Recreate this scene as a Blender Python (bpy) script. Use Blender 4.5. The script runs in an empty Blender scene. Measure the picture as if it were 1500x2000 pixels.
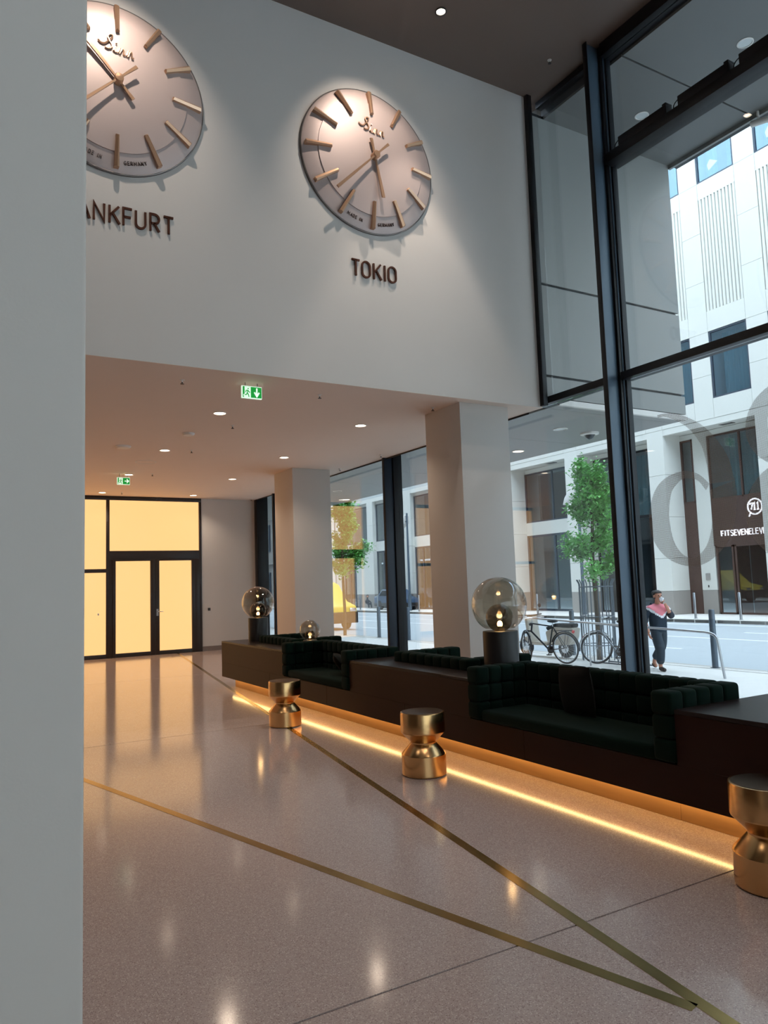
import bpy, bmesh, math, random
from mathutils import Vector, Matrix
random.seed(7)
R = math.radians
PI = math.pi
scene = bpy.context.scene
COL = scene.collection

# ------------------------------------------------------------------ camera
cam_d = bpy.data.cameras.new('camera'); cam = bpy.data.objects.new('camera', cam_d); COL.objects.link(cam)
_yaw, _pit, _rol = 0.529478818, 0.0957378477, -0.0338720383
_f = Vector((math.sin(_yaw)*math.cos(_pit), math.cos(_yaw)*math.cos(_pit), math.sin(_pit)))
_r = Vector((math.cos(_yaw), -math.sin(_yaw), 0)); _u = _r.cross(_f)
_R = math.cos(_rol)*_r + math.sin(_rol)*_u; _U = -math.sin(_rol)*_r + math.cos(_rol)*_u
cam.matrix_world = Matrix(((_R.x, _U.x, -_f.x, 0), (_R.y, _U.y, -_f.y, 0), (_R.z, _U.z, -_f.z, 1.65), (0, 0, 0, 1)))
cam_d.sensor_fit = 'VERTICAL'; cam_d.sensor_height = 36.0; cam_d.lens = 1468.76/2000*36.0
cam_d.clip_start = 0.02; cam_d.clip_end = 500
scene.camera = cam

# ------------------------------------------------------------------ view, world, exposure
vs = scene.view_settings
vs.view_transform = 'Standard'; vs.look = 'None'; vs.gamma = 1.0; vs.use_curve_mapping = False
vs.exposure = 0.42
cy = scene.cycles
cy.use_denoising = True
cy.use_adaptive_sampling = True; cy.adaptive_threshold = .06; cy.use_light_tree = False; cy.adaptive_min_samples = 16
cy.max_bounces = 8; cy.diffuse_bounces = 4; cy.glossy_bounces = 4; cy.transmission_bounces = 6; cy.transparent_max_bounces = 20
cy.caustics_reflective = False; cy.caustics_refractive = False; cy.sample_clamp_indirect = 6.0; cy.blur_glossy = 0.5

world = bpy.data.worlds.new('sky'); scene.world = world; world.use_nodes = True
wn, wl = world.node_tree.nodes, world.node_tree.links
wn.clear()
w_out = wn.new('ShaderNodeOutputWorld'); w_bg = wn.new('ShaderNodeBackground'); w_mix = wn.new('ShaderNodeMix'); w_mix.data_type = 'RGBA'
w_tc = wn.new('ShaderNodeTexCoord'); w_no = wn.new('ShaderNodeTexNoise'); w_ra = wn.new('ShaderNodeValToRGB')
w_no.inputs['Scale'].default_value = 2.2; w_no.inputs['Detail'].default_value = 5
w_ra.color_ramp.elements[0].position = .36; w_ra.color_ramp.elements[1].position = .56
w_mix.inputs[6].default_value = (0.42, 0.68, 1.0, 1); w_mix.inputs[7].default_value = (0.81, 0.905, 1.0, 1)
wl.new(w_tc.outputs['Generated'], w_no.inputs['Vector']); wl.new(w_no.outputs['Fac'], w_ra.inputs['Fac'])
wl.new(w_ra.outputs['Color'], w_mix.inputs[0]); wl.new(w_mix.outputs[2], w_bg.inputs['Color'])
w_bg.inputs['Strength'].default_value = 3.85
wl.new(w_bg.outputs[0], w_out.inputs[0])

# ------------------------------------------------------------------ materials
def lin(c):
    f = lambda v: v/12.92 if v <= .04045 else ((v+.055)/1.055)**2.4
    return tuple(f(x/255) for x in c)+(1,)
MATS = {}
def mat(name, c, rough=.5, metal=0, var=.06, vscale=6, bump=0, bscale=40, spec=.5, coat=0, sheen=0, emit=None, estr=0, aniso=0):
    m = bpy.data.materials.new(name); m.use_nodes = True; n, l = m.node_tree.nodes, m.node_tree.links
    b = n['Principled BSDF']; col = lin(c)
    b.inputs['Roughness'].default_value = rough; b.inputs['Metallic'].default_value = metal
    b.inputs['Specular IOR Level'].default_value = spec; b.inputs['Coat Weight'].default_value = coat; b.inputs['Coat Roughness'].default_value = .1
    b.inputs['Sheen Weight'].default_value = sheen; b.inputs['Anisotropic'].default_value = aniso
    tc = n.new('ShaderNodeTexCoord'); no = n.new('ShaderNodeTexNoise'); no.inputs['Scale'].default_value = vscale; no.inputs['Detail'].default_value = 3
    l.new(tc.outputs['Object'], no.inputs['Vector'])
    mx = n.new('ShaderNodeMix'); mx.data_type = 'RGBA'
    mx.inputs[6].default_value = tuple(max(0, v*(1-var)) for v in col[:3])+(1,); mx.inputs[7].default_value = tuple(min(1, v*(1+var)) for v in col[:3])+(1,)
    l.new(no.outputs['Fac'], mx.inputs[0]); l.new(mx.outputs[2], b.inputs['Base Color'])
    if bump:
        n2 = n.new('ShaderNodeTexNoise'); n2.inputs['Scale'].default_value = bscale; n2.inputs['Detail'].default_value = 4
        bp = n.new('ShaderNodeBump'); bp.inputs['Strength'].default_value = bump; bp.inputs['Distance'].default_value = .01
        l.new(tc.outputs['Object'], n2.inputs['Vector']); l.new(n2.outputs['Fac'], bp.inputs['Height']); l.new(bp.outputs[0], b.inputs['Normal'])
    if emit:
        b.inputs['Emission Color'].default_value = lin(emit); b.inputs['Emission Strength'].default_value = estr
    MATS[name] = m
    return m
def glass_mat(name, tint, r0=.05, dirt=0, gl=(1, 1, 1), rough=0.0, power=5):
    m = bpy.data.materials.new(name); m.use_nodes = True; n, l = m.node_tree.nodes, m.node_tree.links
    n.remove(n['Principled BSDF']); out = n['Material Output']
    lw = n.new('ShaderNodeLayerWeight'); lw.inputs['Blend'].default_value = .5
    pw = n.new('ShaderNodeMath'); pw.operation = 'POWER'; pw.inputs[1].default_value = power
    ml = n.new('ShaderNodeMath'); ml.operation = 'MULTIPLY_ADD'; ml.inputs[1].default_value = 1-r0; ml.inputs[2].default_value = r0
    tr = n.new('ShaderNodeBsdfTransparent'); tr.inputs[0].default_value = tint+(1,)
    g = n.new('ShaderNodeBsdfGlossy'); g.inputs['Roughness'].default_value = rough; g.inputs['Color'].default_value = gl+(1,)
    no = n.new('ShaderNodeTexNoise'); no.inputs['Scale'].default_value = 1.3
    tc = n.new('ShaderNodeTexCoord'); l.new(tc.outputs['Object'], no.inputs['Vector'])
    bp = n.new('ShaderNodeBump'); bp.inputs['Strength'].default_value = .02; bp.inputs['Distance'].default_value = .004
    l.new(no.outputs['Fac'], bp.inputs['Height']); l.new(bp.outputs[0], g.inputs['Normal'])
    mx = n.new('ShaderNodeMixShader')
    l.new(lw.outputs['Facing'], pw.inputs[0]); l.new(pw.outputs[0], ml.inputs[0]); l.new(ml.outputs[0], mx.inputs[0])
    l.new(tr.outputs[0], mx.inputs[1]); l.new(g.outputs[0], mx.inputs[2]); l.new(mx.outputs[0], out.inputs[0])
    MATS[name] = m
    return m
def terrazzo():
    m = mat('terrazzo', (204, 184, 178), rough=.115, var=.05, vscale=.8, spec=.6)
    n, l = m.node_tree.nodes, m.node_tree.links; b = n['Principled BSDF']
    tc = n.new('ShaderNodeTexCoord')
    col = b.inputs['Base Color'].links[0].from_socket
    for sc, lo, hi, c in ((105, .0, .32, (240, 230, 223)), (160, .0, .34, (138, 114, 109)), (72, .0, .28, (228, 212, 204))):
        v = n.new('ShaderNodeTexVoronoi'); v.inputs['Scale'].default_value = sc; l.new(tc.outputs['Object'], v.inputs['Vector'])
        rp = n.new('ShaderNodeValToRGB'); rp.color_ramp.elements[0].position = hi*.6; rp.color_ramp.elements[0].color = (.85, .85, .85, 1)
        rp.color_ramp.elements[1].position = hi*1.4; rp.color_ramp.elements[1].color = (0, 0, 0, 1)
        l.new(v.outputs['Distance'], rp.inputs[0])
        th = n.new('ShaderNodeMath'); th.operation = 'GREATER_THAN'; th.inputs[1].default_value = .55
        sp = n.new('ShaderNodeSeparateColor'); l.new(v.outputs['Color'], sp.inputs[0]); l.new(sp.outputs[0], th.inputs[0])
        mu = n.new('ShaderNodeMath'); mu.operation = 'MULTIPLY'; l.new(rp.outputs[0], mu.inputs[0]); l.new(th.outputs[0], mu.inputs[1])
        mx = n.new('ShaderNodeMix'); mx.data_type = 'RGBA'; mx.inputs[7].default_value = lin(c)
        l.new(mu.outputs[0], mx.inputs[0]); l.new(col, mx.inputs[6]); col = mx.outputs[2]
    l.new(col, b.inputs['Base Color'])
    return m
def dots_mat(name, c, pitch):
    m = bpy.data.materials.new(name); m.use_nodes = True; n, l = m.node_tree.nodes, m.node_tree.links
    b = n['Principled BSDF']; b.inputs['Base Color'].default_value = lin(c); b.inputs['Roughness'].default_value = .6; out = n['Material Output']
    tc = n.new('ShaderNodeTexCoord'); se = n.new('ShaderNodeSeparateXYZ'); l.new(tc.outputs['Object'], se.inputs[0])
    s = []
    for k, ax in enumerate(('Y', 'Z')):
        mu = n.new('ShaderNodeMath'); mu.operation = 'MULTIPLY'; mu.inputs[1].default_value = 2*PI/pitch; l.new(se.outputs[ax], mu.inputs[0])
        sn = n.new('ShaderNodeMath'); sn.operation = 'SINE'; l.new(mu.outputs[0], sn.inputs[0]); s.append(sn)
    ad = n.new('ShaderNodeMath'); ad.operation = 'ADD'; l.new(s[0].outputs[0], ad.inputs[0]); l.new(s[1].outputs[0], ad.inputs[1])
    gt = n.new('ShaderNodeMath'); gt.operation = 'GREATER_THAN'; gt.inputs[1].default_value = .15; l.new(ad.outputs[0], gt.inputs[0])
    tr = n.new('ShaderNodeBsdfTransparent'); mx = n.new('ShaderNodeMixShader')
    l.new(gt.outputs[0], mx.inputs[0]); l.new(tr.outputs[0], mx.inputs[1]); l.new(b.outputs[0], mx.inputs[2]); l.new(mx.outputs[0], out.inputs[0])
    MATS[name] = m
    return m
def stripes_wood(name, c, rough, stretch):
    m = mat(name, c, rough=rough, var=.22, vscale=3, spec=.2)
    n, l = m.node_tree.nodes, m.node_tree.links
    mp = n.new('ShaderNodeMapping'); mp.inputs['Scale'].default_value = stretch
    no = [x for x in n if x.type == 'TEX_NOISE'][0]; src = no.inputs['Vector'].links[0].from_socket
    l.new(src, mp.inputs[0]); l.new(mp.outputs[0], no.inputs['Vector'])
    return m

WHITE = mat('white_paint', (208, 202, 196), rough=.75, var=.015, vscale=2, bump=.02, bscale=180)
WHITE_CEIL = mat('ceiling_paint', (232, 214, 200), rough=.8, var=.015, vscale=2)
BROWN_CEIL = mat('bronze_ceiling_paint', (112, 96, 86), rough=.5, var=.03, vscale=1)
TERR = terrazzo()
JOINT = mat('joint_filler', (88, 78, 76), rough=.5)
BRASS_IN = mat('brass_inlay', (166, 140, 84), rough=.22, metal=1, var=.1, vscale=8)
BLACK = mat('black_frame', (22, 23, 27), rough=.42, metal=.3, var=.05)
FIN = mat('steel_fin_paint', (84, 102, 118), rough=.35, metal=.2, var=.06, vscale=2)
FIN2 = mat('dark_fin_paint', (30, 40, 54), rough=.4, metal=.2, var=.06)
DARKFR = mat('dark_door_frame', (32, 22, 20), rough=.4, var=.05)
GLASS = glass_mat('clear_glass', (.94, .962, .962), r0=.035, power=4.5)
GLASS2 = glass_mat('coated_glass', (.94, .962, .962), r0=.06, power=3.5)
LIT = mat('backlit_panel', (60, 48, 30), rough=.25, var=.02, emit=(255, 196, 128), estr=.9)
SKIRT = mat('skirting_grey', (128, 114, 106), rough=.5)
WOOD_D = stripes_wood('dark_stained_wood', (42, 18, 12), .5, (6, .6, 6))
WOOD_T = stripes_wood('dark_wood_top', (40, 32, 31), .3, (6, .6, 6))
WOOD_P = stripes_wood('plinth_wood', (186, 144, 98), .5, (6, .6, 6))
LED = mat('led_strip', (255, 200, 120), emit=(255, 206, 130), estr=13)
VELVET = mat('green_velvet', (6, 27, 21), rough=.9, var=.2, vscale=14, sheen=.03, bump=.05, bscale=300, spec=.08)
VELVET2 = mat('cushion_velvet', (22, 23, 20), rough=.9, var=.15, vscale=14, sheen=.03, bump=.06, bscale=300, spec=.1)
BRASS = mat('brushed_brass', (220, 176, 122), rough=.22, metal=1, var=.08, vscale=4, aniso=.6)
BRASS_D = mat('brass_top_disc', (120, 96, 74), rough=.3, metal=1, var=.08)
SMOKE = glass_mat('smoked_glass', (.68, .63, .55), r0=.06, power=3)
SMOKE2 = glass_mat('dark_smoked_glass', (.5, .45, .38), r0=.07, power=3)
BULB = mat('warm_bulb', (255, 220, 160), emit=(255, 208, 140), estr=30)
LAMPB = mat('lamp_base_black', (24, 23, 25), rough=.45, var=.05)
DIAL = mat('clock_dial_satin', (190, 172, 166), rough=.52, metal=.35, var=.02, vscale=3)
RIMM = mat('clock_rim', (120, 112, 108), rough=.4, metal=.6)
GOLD = mat('rose_gold_marker', (214, 172, 140), rough=.3, metal=.75, var=.04)
COPPER = mat('copper_letter', (96, 58, 44), rough=.35, metal=.6, var=.06)
PRINT = mat('dark_print', (70, 56, 52), rough=.6)
LAMPW = mat('lit_lens', (255, 240, 225), emit=(255, 232, 205), estr=7)
TRIMW = mat('white_plastic', (225, 220, 214), rough=.4, var=.02)
DGREY = mat('dark_grey_metal', (62, 60, 60), rough=.4, metal=.5)
GREEN = mat('sign_green', (10, 150, 50), rough=.4, emit=(0, 150, 50), estr=.5)
SIGNW = mat('sign_white', (230, 255, 235), rough=.4, emit=(225, 255, 230), estr=.55)
# outdoors
PANELG = mat('grey_facade_panel', (140, 140, 137), rough=.5, var=.02, vscale=1)
SOFF = mat('shaded_soffit_panel', (112, 112, 110), rough=.5, var=.02, vscale=1)  # facade panel grey darkened, the high soffit's shade put into the colour
PANELJ = mat('panel_joint_dark', (50, 52, 54), rough=.6)
PAVE = mat('pavement_slab', (218, 215, 210), rough=.8, var=.06, vscale=4, bump=.05, bscale=60)
ASPH = mat('asphalt', (172, 178, 182), rough=.8, var=.06, vscale=3, bump=.08, bscale=90)
KERB = mat('kerb_stone', (168, 164, 156), rough=.8, var=.08)
LINEW = mat('road_line_white', (236, 238, 238), rough=.7)
STONEW = mat('white_facade_stone', (222, 220, 212), rough=.7, var=.025, vscale=1.2)
STONEG = mat('grey_plinth_stone', (158, 152, 146), rough=.7, var=.05)
STONEO = mat('old_grey_stone', (150, 146, 140), rough=.8, var=.12, vscale=1, bump=.1, bscale=8)
GLASSF = glass_mat('facade_glass', (.7, .8, .86), r0=.14, power=3, gl=(.6,.84,1))
GLASSS = glass_mat('shopfront_glass', (.72, .78, .8), r0=.06, power=4)
ROOMD = mat('dim_room', (176, 180, 180), rough=.8)
ROOMB = mat('brown_room', (92, 66, 58), rough=.8)
CURT = mat('teal_curtain', (120, 158, 160), rough=.85, var=.1, vscale=5)
BRONZE = mat('bronze_cladding', (84, 64, 58), rough=.45, metal=.2, var=.06)
FRAMEB = mat('facade_frame_slate', (62, 74, 88), rough=.45, metal=.2)
STEEL = mat('brushed_steel', (176, 178, 182), rough=.28, metal=1, var=.05)
BOLL = mat('bollard_grey', (92, 104, 116), rough=.45, metal=.3)
LETW = mat('sign_letter_lit', (255, 255, 255), emit=(240, 240, 255), estr=1.4)
LEAF = mat('leaf_green', (120, 192, 100), rough=.5, var=.45, vscale=2.5)
BARK = mat('bark', (90, 78, 66), rough=.9, var=.2, vscale=20)
RUBBER = mat('tyre_rubber', (46, 48, 52), rough=.8)
BIKEF = mat('bike_frame_dark', (34, 38, 46), rough=.35, metal=.3)
CHROME = mat('chrome', (196, 200, 204), rough=.2, metal=1)
REDP = mat('red_reflector', (214, 60, 62), rough=.4)
SCOOTW = mat('scooter_cream', (206, 198, 186), rough=.3)
SKIN = mat('skin', (196, 140, 116), rough=.6, var=.04)
HAIR = mat('black_hair', (26, 24, 26), rough=.6)
NAVY = mat('navy_fabric', (34, 48, 62), rough=.85, var=.1, vscale=12)
TROUS = mat('dark_trousers', (52, 62, 72), rough=.9, var=.1, vscale=12)
PINK = mat('pink_fabric', (232, 136, 148), rough=.85)
WALLD = mat('walnut_wall_panel', (96, 78, 66), rough=.5, var=.15)
WHITEC = mat('white_fabric', (232, 234, 240), rough=.85)
SHOE = mat('shoe', (60, 52, 50), rough=.6)
YELLOW = mat('taxi_yellow', (240, 206, 70), rough=.3)
VANB = mat('van_black', (24, 24, 26), rough=.4)
CARB = mat('blue_car_paint', (70, 92, 120), rough=.3, metal=.3)
CARG = mat('car_window', (40, 50, 58), rough=.1)
DECAL = dots_mat('dotted_window_film', (148, 138, 128), .013)

# ------------------------------------------------------------------ mesh helpers
class MB:
    def __init__(s): s.v = []; s.f = []
    def add(s, v, f):
        k = len(s.v); s.v += [tuple(p) for p in v]; s.f += [tuple(i+k for i in q) for q in f]; return s
    def box(s, x0, x1, y0, y1, z0, z1, mtx=None):
        v = [Vector(p) for p in ((x0, y0, z0), (x1, y0, z0), (x1, y1, z0), (x0, y1, z0), (x0, y0, z1), (x1, y0, z1), (x1, y1, z1), (x0, y1, z1))]
        if mtx: v = [mtx @ p for p in v]
        return s.add(v, [(0, 3, 2, 1), (4, 5, 6, 7), (0, 1, 5, 4), (1, 2, 6, 5), (2, 3, 7, 6), (3, 0, 4, 7)])
    def cyl(s, p0, p1, r0, r1=None, n=16):
        p0, p1 = Vector(p0), Vector(p1); r1 = r0 if r1 is None else r1
        d = (p1-p0).normalized(); a = d.orthogonal().normalized(); b = d.cross(a)
        v = [p0+r0*(math.cos(t)*a+math.sin(t)*b) for t in (2*PI*i/n for i in range(n))]+[p1+r1*(math.cos(t)*a+math.sin(t)*b) for t in (2*PI*i/n for i in range(n))]
        f = [(i, (i+1) % n, n+(i+1) % n, n+i) for i in range(n)]+[tuple(range(n-1, -1, -1)), tuple(range(n, 2*n))]
        return s.add(v, f)
    def lathe(s, prof, c=(0, 0, 0), n=32, axis='z'):
        c = Vector(c); v = []; m = len(prof)
        for i in range(n):
            t = 2*PI*i/n
            for r, h in prof:
                p = (r*math.cos(t), r*math.sin(t), h)
                if axis == 'y': p = (r*math.cos(t), -h, r*math.sin(t))   # height runs towards -Y
                if axis == 'x': p = (h, r*math.cos(t), r*math.sin(t))
                v.append(c+Vector(p))
        f = [(i*m+j, ((i+1) % n)*m+j, ((i+1) % n)*m+j+1, i*m+j+1) for i in range(n) for j in range(m-1)]
        return s.add(v, f)
    def sphere(s, c, r, n=24, m=14, sc=(1, 1, 1), th0=0, th1=PI):
        prof = [(r*math.sin(th0+(th1-th0)*j/m), r*math.cos(th0+(th1-th0)*j/m)) for j in range(m+1)]
        k = len(s.v); s.lathe(prof, (0, 0, 0), n); c = Vector(c)
        for i in range(k, len(s.v)): p = s.v[i]; s.v[i] = (c.x+p[0]*sc[0], c.y+p[1]*sc[1], c.z+p[2]*sc[2])
        return s
    def tube(s, pts, r, n=8, closed=False):
        pts = [Vector(p) for p in pts]; N = len(pts); rr = r if isinstance(r, (list, tuple)) else [r]*N
        k = len(s.v); a = None
        for i, p in enumerate(pts):
            q0 = pts[(i-1) % N] if closed or i > 0 else p; q1 = pts[(i+1) % N] if closed or i < N-1 else p
            d = (q1-q0).normalized()
            a = d.orthogonal().normalized() if a is None else (a-d*a.dot(d)).normalized()
            b = d.cross(a)
            s.v += [tuple(p+rr[i]*(math.cos(2*PI*j/n)*a+math.sin(2*PI*j/n)*b)) for j in range(n)]
        for i in range(N if closed else N-1):
            i2 = (i+1) % N
            s.f += [(k+i*n+j, k+i*n+(j+1) % n, k+i2*n+(j+1) % n, k+i2*n+j) for j in range(n)]
        if not closed: s.f += [tuple(k+j for j in range(n-1, -1, -1)), tuple(k+(N-1)*n+j for j in range(n))]
        return s
    def prism(s, poly, fn, d0, d1):      # poly of (a,b); fn(a,b,d) -> point
        n = len(poly); v = [fn(a, b, d0) for a, b in poly]+[fn(a, b, d1) for a, b in poly]
        return s.add(v, [tuple(range(n-1, -1, -1)), tuple(range(n, 2*n))]+[(i, (i+1) % n, n+(i+1) % n, n+i) for i in range(n)])
    def ribbon(s, pts, w, fn, d0, d1, closed=False):   # a thick flat stroke through 2D points
        if not isinstance(w, (list, tuple)): pts = [p for k, p in enumerate(pts) if k == 0 or (Vector(p)-Vector(pts[k-1])).length > 1e-5]
        N = len(pts); L = []; ww = w if isinstance(w, (list, tuple)) else [w]*N
        for i in range(N):
            p = Vector(pts[i]); a = Vector(pts[i-1]) if (i > 0 or closed) else None; b = Vector(pts[(i+1) % N]) if (i < N-1 or closed) else None
            da = (p-a).normalized() if a is not None else (b-p).normalized(); db = (b-p).normalized() if b is not None else da
            t = da+db; t = t.normalized() if t.length > 1e-6 else da
            nrm = Vector((-t.y, t.x)); k = ww[i]/2/max(.45, nrm.dot(Vector((-da.y, da.x))))
            L.append((p+nrm*k, p-nrm*k))
        k = len(s.v)
        for a, b in L: s.v += [tuple(fn(a.x, a.y, d0)), tuple(fn(b.x, b.y, d0)), tuple(fn(b.x, b.y, d1)), tuple(fn(a.x, a.y, d1))]
        for i in range(N if closed else N-1):
            i2 = (i+1) % N
            for j in range(4): s.f.append((k+4*i+j, k+4*i+(j+1) % 4, k+4*i2+(j+1) % 4, k+4*i2+j))
        if not closed: s.f += [(k, k+3, k+2, k+1), (k+4*N-4, k+4*N-3, k+4*N-2, k+4*N-1)]
        return s
    def mesh(s, name, m, bevel=0, seg=2, org=(0, 0, 0), smooth=35, weld=False):
        me = bpy.data.meshes.new(name); o = Vector(org)
        me.from_pydata([(p[0]-o.x, p[1]-o.y, p[2]-o.z) for p in s.v], [], s.f)
        bm = bmesh.new(); bm.from_mesh(me)
        if weld: bmesh.ops.remove_doubles(bm, verts=bm.verts, dist=1e-5)
        bmesh.ops.recalc_face_normals(bm, faces=bm.faces)
        if bevel:
            es = [e for e in bm.edges if len(e.link_faces) == 2 and e.calc_face_angle(0) > .6]
            bmesh.ops.bevel(bm, geom=es, offset=bevel, segments=seg, affect='EDGES', profile=.5)
        bm.to_mesh(me); bm.free()
        if smooth:
            me.polygons.foreach_set('use_smooth', [True]*len(me.polygons)); me.set_sharp_from_angle(angle=R(smooth))
        if m: me.materials.append(m)
        return me
    def build(s, name, m, parent=None, org=None, **k):
        o0 = ORG[parent] if parent else Vector(org or (0, 0, 0))
        ob = bpy.data.objects.new(name, s.mesh(name, m, org=o0, **k)); COL.objects.link(ob)
        ORG[ob] = o0
        if parent: ob.parent = parent
        else: ob.location = o0
        return ob
ORG = {}
def tag(o, label, cat, group=None, kind=None):
    o['label'] = label; o['category'] = cat
    if group: o['group'] = group
    if kind: o['kind'] = kind
    return o
def thing(name, label, cat, loc=(0, 0, 0), group=None, kind=None):
    o = bpy.data.objects.new(name, None); COL.objects.link(o); o.location = loc; ORG[o] = Vector(loc); o.empty_display_size = .1
    return tag(o, label, cat, group, kind)
def struct(name, mb, m, label, cat='structure', **k):
    return tag(mb.build(name, m, **k), label, cat, kind='structure')
def piece(name, me, parent, loc, rot=None, scale=None):          # a repeat that shares mesh data
    o = bpy.data.objects.new(name, me); COL.objects.link(o); o.parent = parent; o.location = Vector(loc)-ORG[parent]; ORG[o] = Vector(loc)
    if rot: o.rotation_euler = rot
    if scale: o.scale = scale
    return o
def dup(root, loc, label, rotz=0):
    r = root.copy(); COL.objects.link(r); r.location = loc; r.rotation_euler = (0, 0, rotz); r['label'] = label; ORG[r] = Vector(loc)
    for ch in list(root.children):
        c = ch.copy(); COL.objects.link(c); c.parent = r
        for g in list(ch.children):
            d = g.copy(); COL.objects.link(d); d.parent = c
    return r
def box(*a): return MB().box(*a)
def light(kind, name, loc, power, col, parent=None, **k):
    d = bpy.data.lights.new(name, kind); d.energy = power; d.color = col
    for a, b in k.items(): setattr(d, a, b)
    o = bpy.data.objects.new(name, d); COL.objects.link(o)
    o.location = Vector(loc)-(ORG[parent] if parent else Vector((0, 0, 0)))
    if parent: o.parent = parent
    return o
def aim(o, d): o.rotation_euler = Vector(d).to_track_quat('-Z', 'Y').to_euler()

# stroke alphabet: unit cell height 1, each letter (advance, strokes)
def arc(cx, cy_, rx, ry, a0, a1, n=10): return [(cx+rx*math.cos(R(a0+(a1-a0)*i/n)), cy_+ry*math.sin(R(a0+(a1-a0)*i/n))) for i in range(n+1)]
FONT = {
 'A': (.66, [[(0, 0), (.3, 1), (.6, 0)], [(.1, .33), (.5, .33)]]),
 'D': (.62, [[(0, 0), (0, 1), (.22, 1)]+arc(.22, .5, .32, .5, 90, -90)+[(0, 0)]]),
 'E': (.52, [[(.46, 0), (0, 0), (0, 1), (.46, 1)], [(0, .53), (.4, .53)]]),
 'F': (.52, [[(0, 0), (0, 1), (.46, 1)], [(0, .5), (.4, .5)]]),
 'G': (.66, [arc(.3, .5, .3, .5, 50, 270)+[(.56, .1), (.56, .46), (.34, .46)]]),
 'I': (.16, [[(.05, 0), (.05, 1)]]),
 'K': (.58, [[(0, 0), (0, 1)], [(.5, 1), (.02, .42)], [(.17, .58), (.54, 0)]]),
 'L': (.48, [[(0, 1), (0, 0), (.44, 0)]]),
 'M': (.8, [[(0, 0), (0, 1), (.35, .3), (.7, 1), (.7, 0)]]),
 'N': (.66, [[(0, 0), (0, 1), (.54, 0), (.54, 1)]]),
 'O': (.66, [[(0, .5), (0, .72)]+arc(.27, .72, .27, .28, 180, 0)+[(.54, .28)]+arc(.27, .28, .27, .28, 0, -180)+[(0, .5)]]),
 'R': (.6, [[(0, 0), (0, 1), (.24, 1)]+arc(.24, .73, .25, .27, 90, -90)+[(0, .46)], [(.22, .46), (.5, 0)]]),
 'S': (.58, [[(.46, .86)]+arc(.25, .75, .23, .25, 40, 180, 6)+[(.1, .58), (.4, .44)]+arc(.25, .25, .23, .25, 10, -150, 8)]),
 'T': (.56, [[(0, 1), (.54, 1)], [(.27, 1), (.27, 0)]]),
 'U': (.64, [[(0, 1), (0, .27)]+arc(.26, .27, .26, .27, 180, 360)+[(.52, 1)]]),
 'V': (.6, [[(0, 1), (.28, 0), (.56, 1)]]),
 'Y': (.6, [[(0, 1), (.28, .48), (.56, 1)], [(.28, .48), (.28, 0)]]),
 '7': (.5, [[(.02, .8), (.04, 1), (.46, 1), (.16, 0)]]),
 '1': (.36, [[(.02, .85), (.18, 1), (.18, 0)], [(0, 0), (.34, 0)]]),
 ' ': (.4, []),
}
def text_width(t, h, gap=.16): return sum((FONT[c][0]+gap)*h for c in t)-gap*h
def letter(c, h, wd, fn, d0, d1):
    mb = MB()
    for st in FONT[c][1]: mb.ribbon([(x*h, y*h) for x, y in st], wd, fn, d0, d1)
    return mb

# ================================================================== the room
XW, YC, YD, ZL, ZH = 7.66, 8.3, 20.5, 4.19, 9.1
floor = struct('floor', box(-6, 8.0, -9, 20.62, -.2, -.012), JOINT, 'polished terrazzo floor of the lobby with brass inlay lines', 'floor')
fy = [-9, 2.82, 8.85, 14.88, 20.62]
for a, b in zip(fy[:-1], fy[1:]):
    box(-6, 8.0, a+.006, b-.006, -.011, 0).build('slab', TERR, floor)
def strip2(p, q, w):
    p, q = Vector(p), Vector(q); d = (q-p).normalized(); n = Vector((-d.y, d.x))*w/2
    return MB().prism([tuple(p+n), tuple(q+n), tuple(q-n), tuple(p-n)], lambda a, b, h: (a, b, h), -.01, .0015)
strip2((5.43, 20.5), (2.50, 1.75), .062).build('brass_strip', BRASS_IN, floor)
strip2((-.27, 12.6), (2.506, 2.06), .062).build('brass_strip', BRASS_IN, floor)

struct('wall_front', box(-6, 7.615, YC, YC+.24, ZL, ZH), WHITE, 'tall white wall above the low passage, carrying the big clocks', 'wall')
struct('ceiling', box(-6, 8.0, -9, YC+.24, ZH, ZH+.25), BROWN_CEIL, 'dark brown ceiling of the tall front hall', 'ceiling')
struct('ceiling_low', box(-6, XW, YC+.003, YD+.4, ZL-.002, ZL+.2), WHITE_CEIL, 'low white ceiling of the passage towards the lit doors', 'ceiling')
struct('wall_back', box(6.1, 8.0, YD, YD+.35, 0, 4.4), WHITE, 'white wall piece between lit doors and windows', 'wall')
struct('wall_left', box(-6, -2.3, YC+.24, YD+.35, 0, ZL), WHITE, 'white side wall of the passage, behind the pier', 'wall')
struct('wall_side', box(-4.2, -4, -9, YC+.24, 0, ZH), WALLD, 'dark panelled side wall of the tall hall, out of view', 'wall')
w3 = thing('window_3', 'full height glazed corner front behind the viewer', 'window', (2, -9, 0), kind='structure')
for x in (-4, -1.1, 1.8, 4.7, 7.85): box(x-.05, x+.05, -9.1, -8.8, 0, 4.6).build('mullion', BLACK, w3)
for z in (.05, 4.65): box(-4, 7.85, -9.05, -8.9, z-.05, z+.05).build('transom', BLACK, w3)
struct('wall_rear', box(-6, 8.0, -9.2, -8.95, 4.7, ZH), WALLD, 'dark panelled rear wall above the glazed corner front', 'wall')
struct('wall_pier', box(-2.6, .1735, 1.15, 1.62, 0, ZH), WHITE, 'plain white pier filling the left edge of the view', 'wall', bevel=.006)
struct('baseboard_back', box(6.1, XW, YD-.018, YD, 0, .125), SKIRT, 'grey skirting under the white wall beside the doors', 'baseboard')
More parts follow.
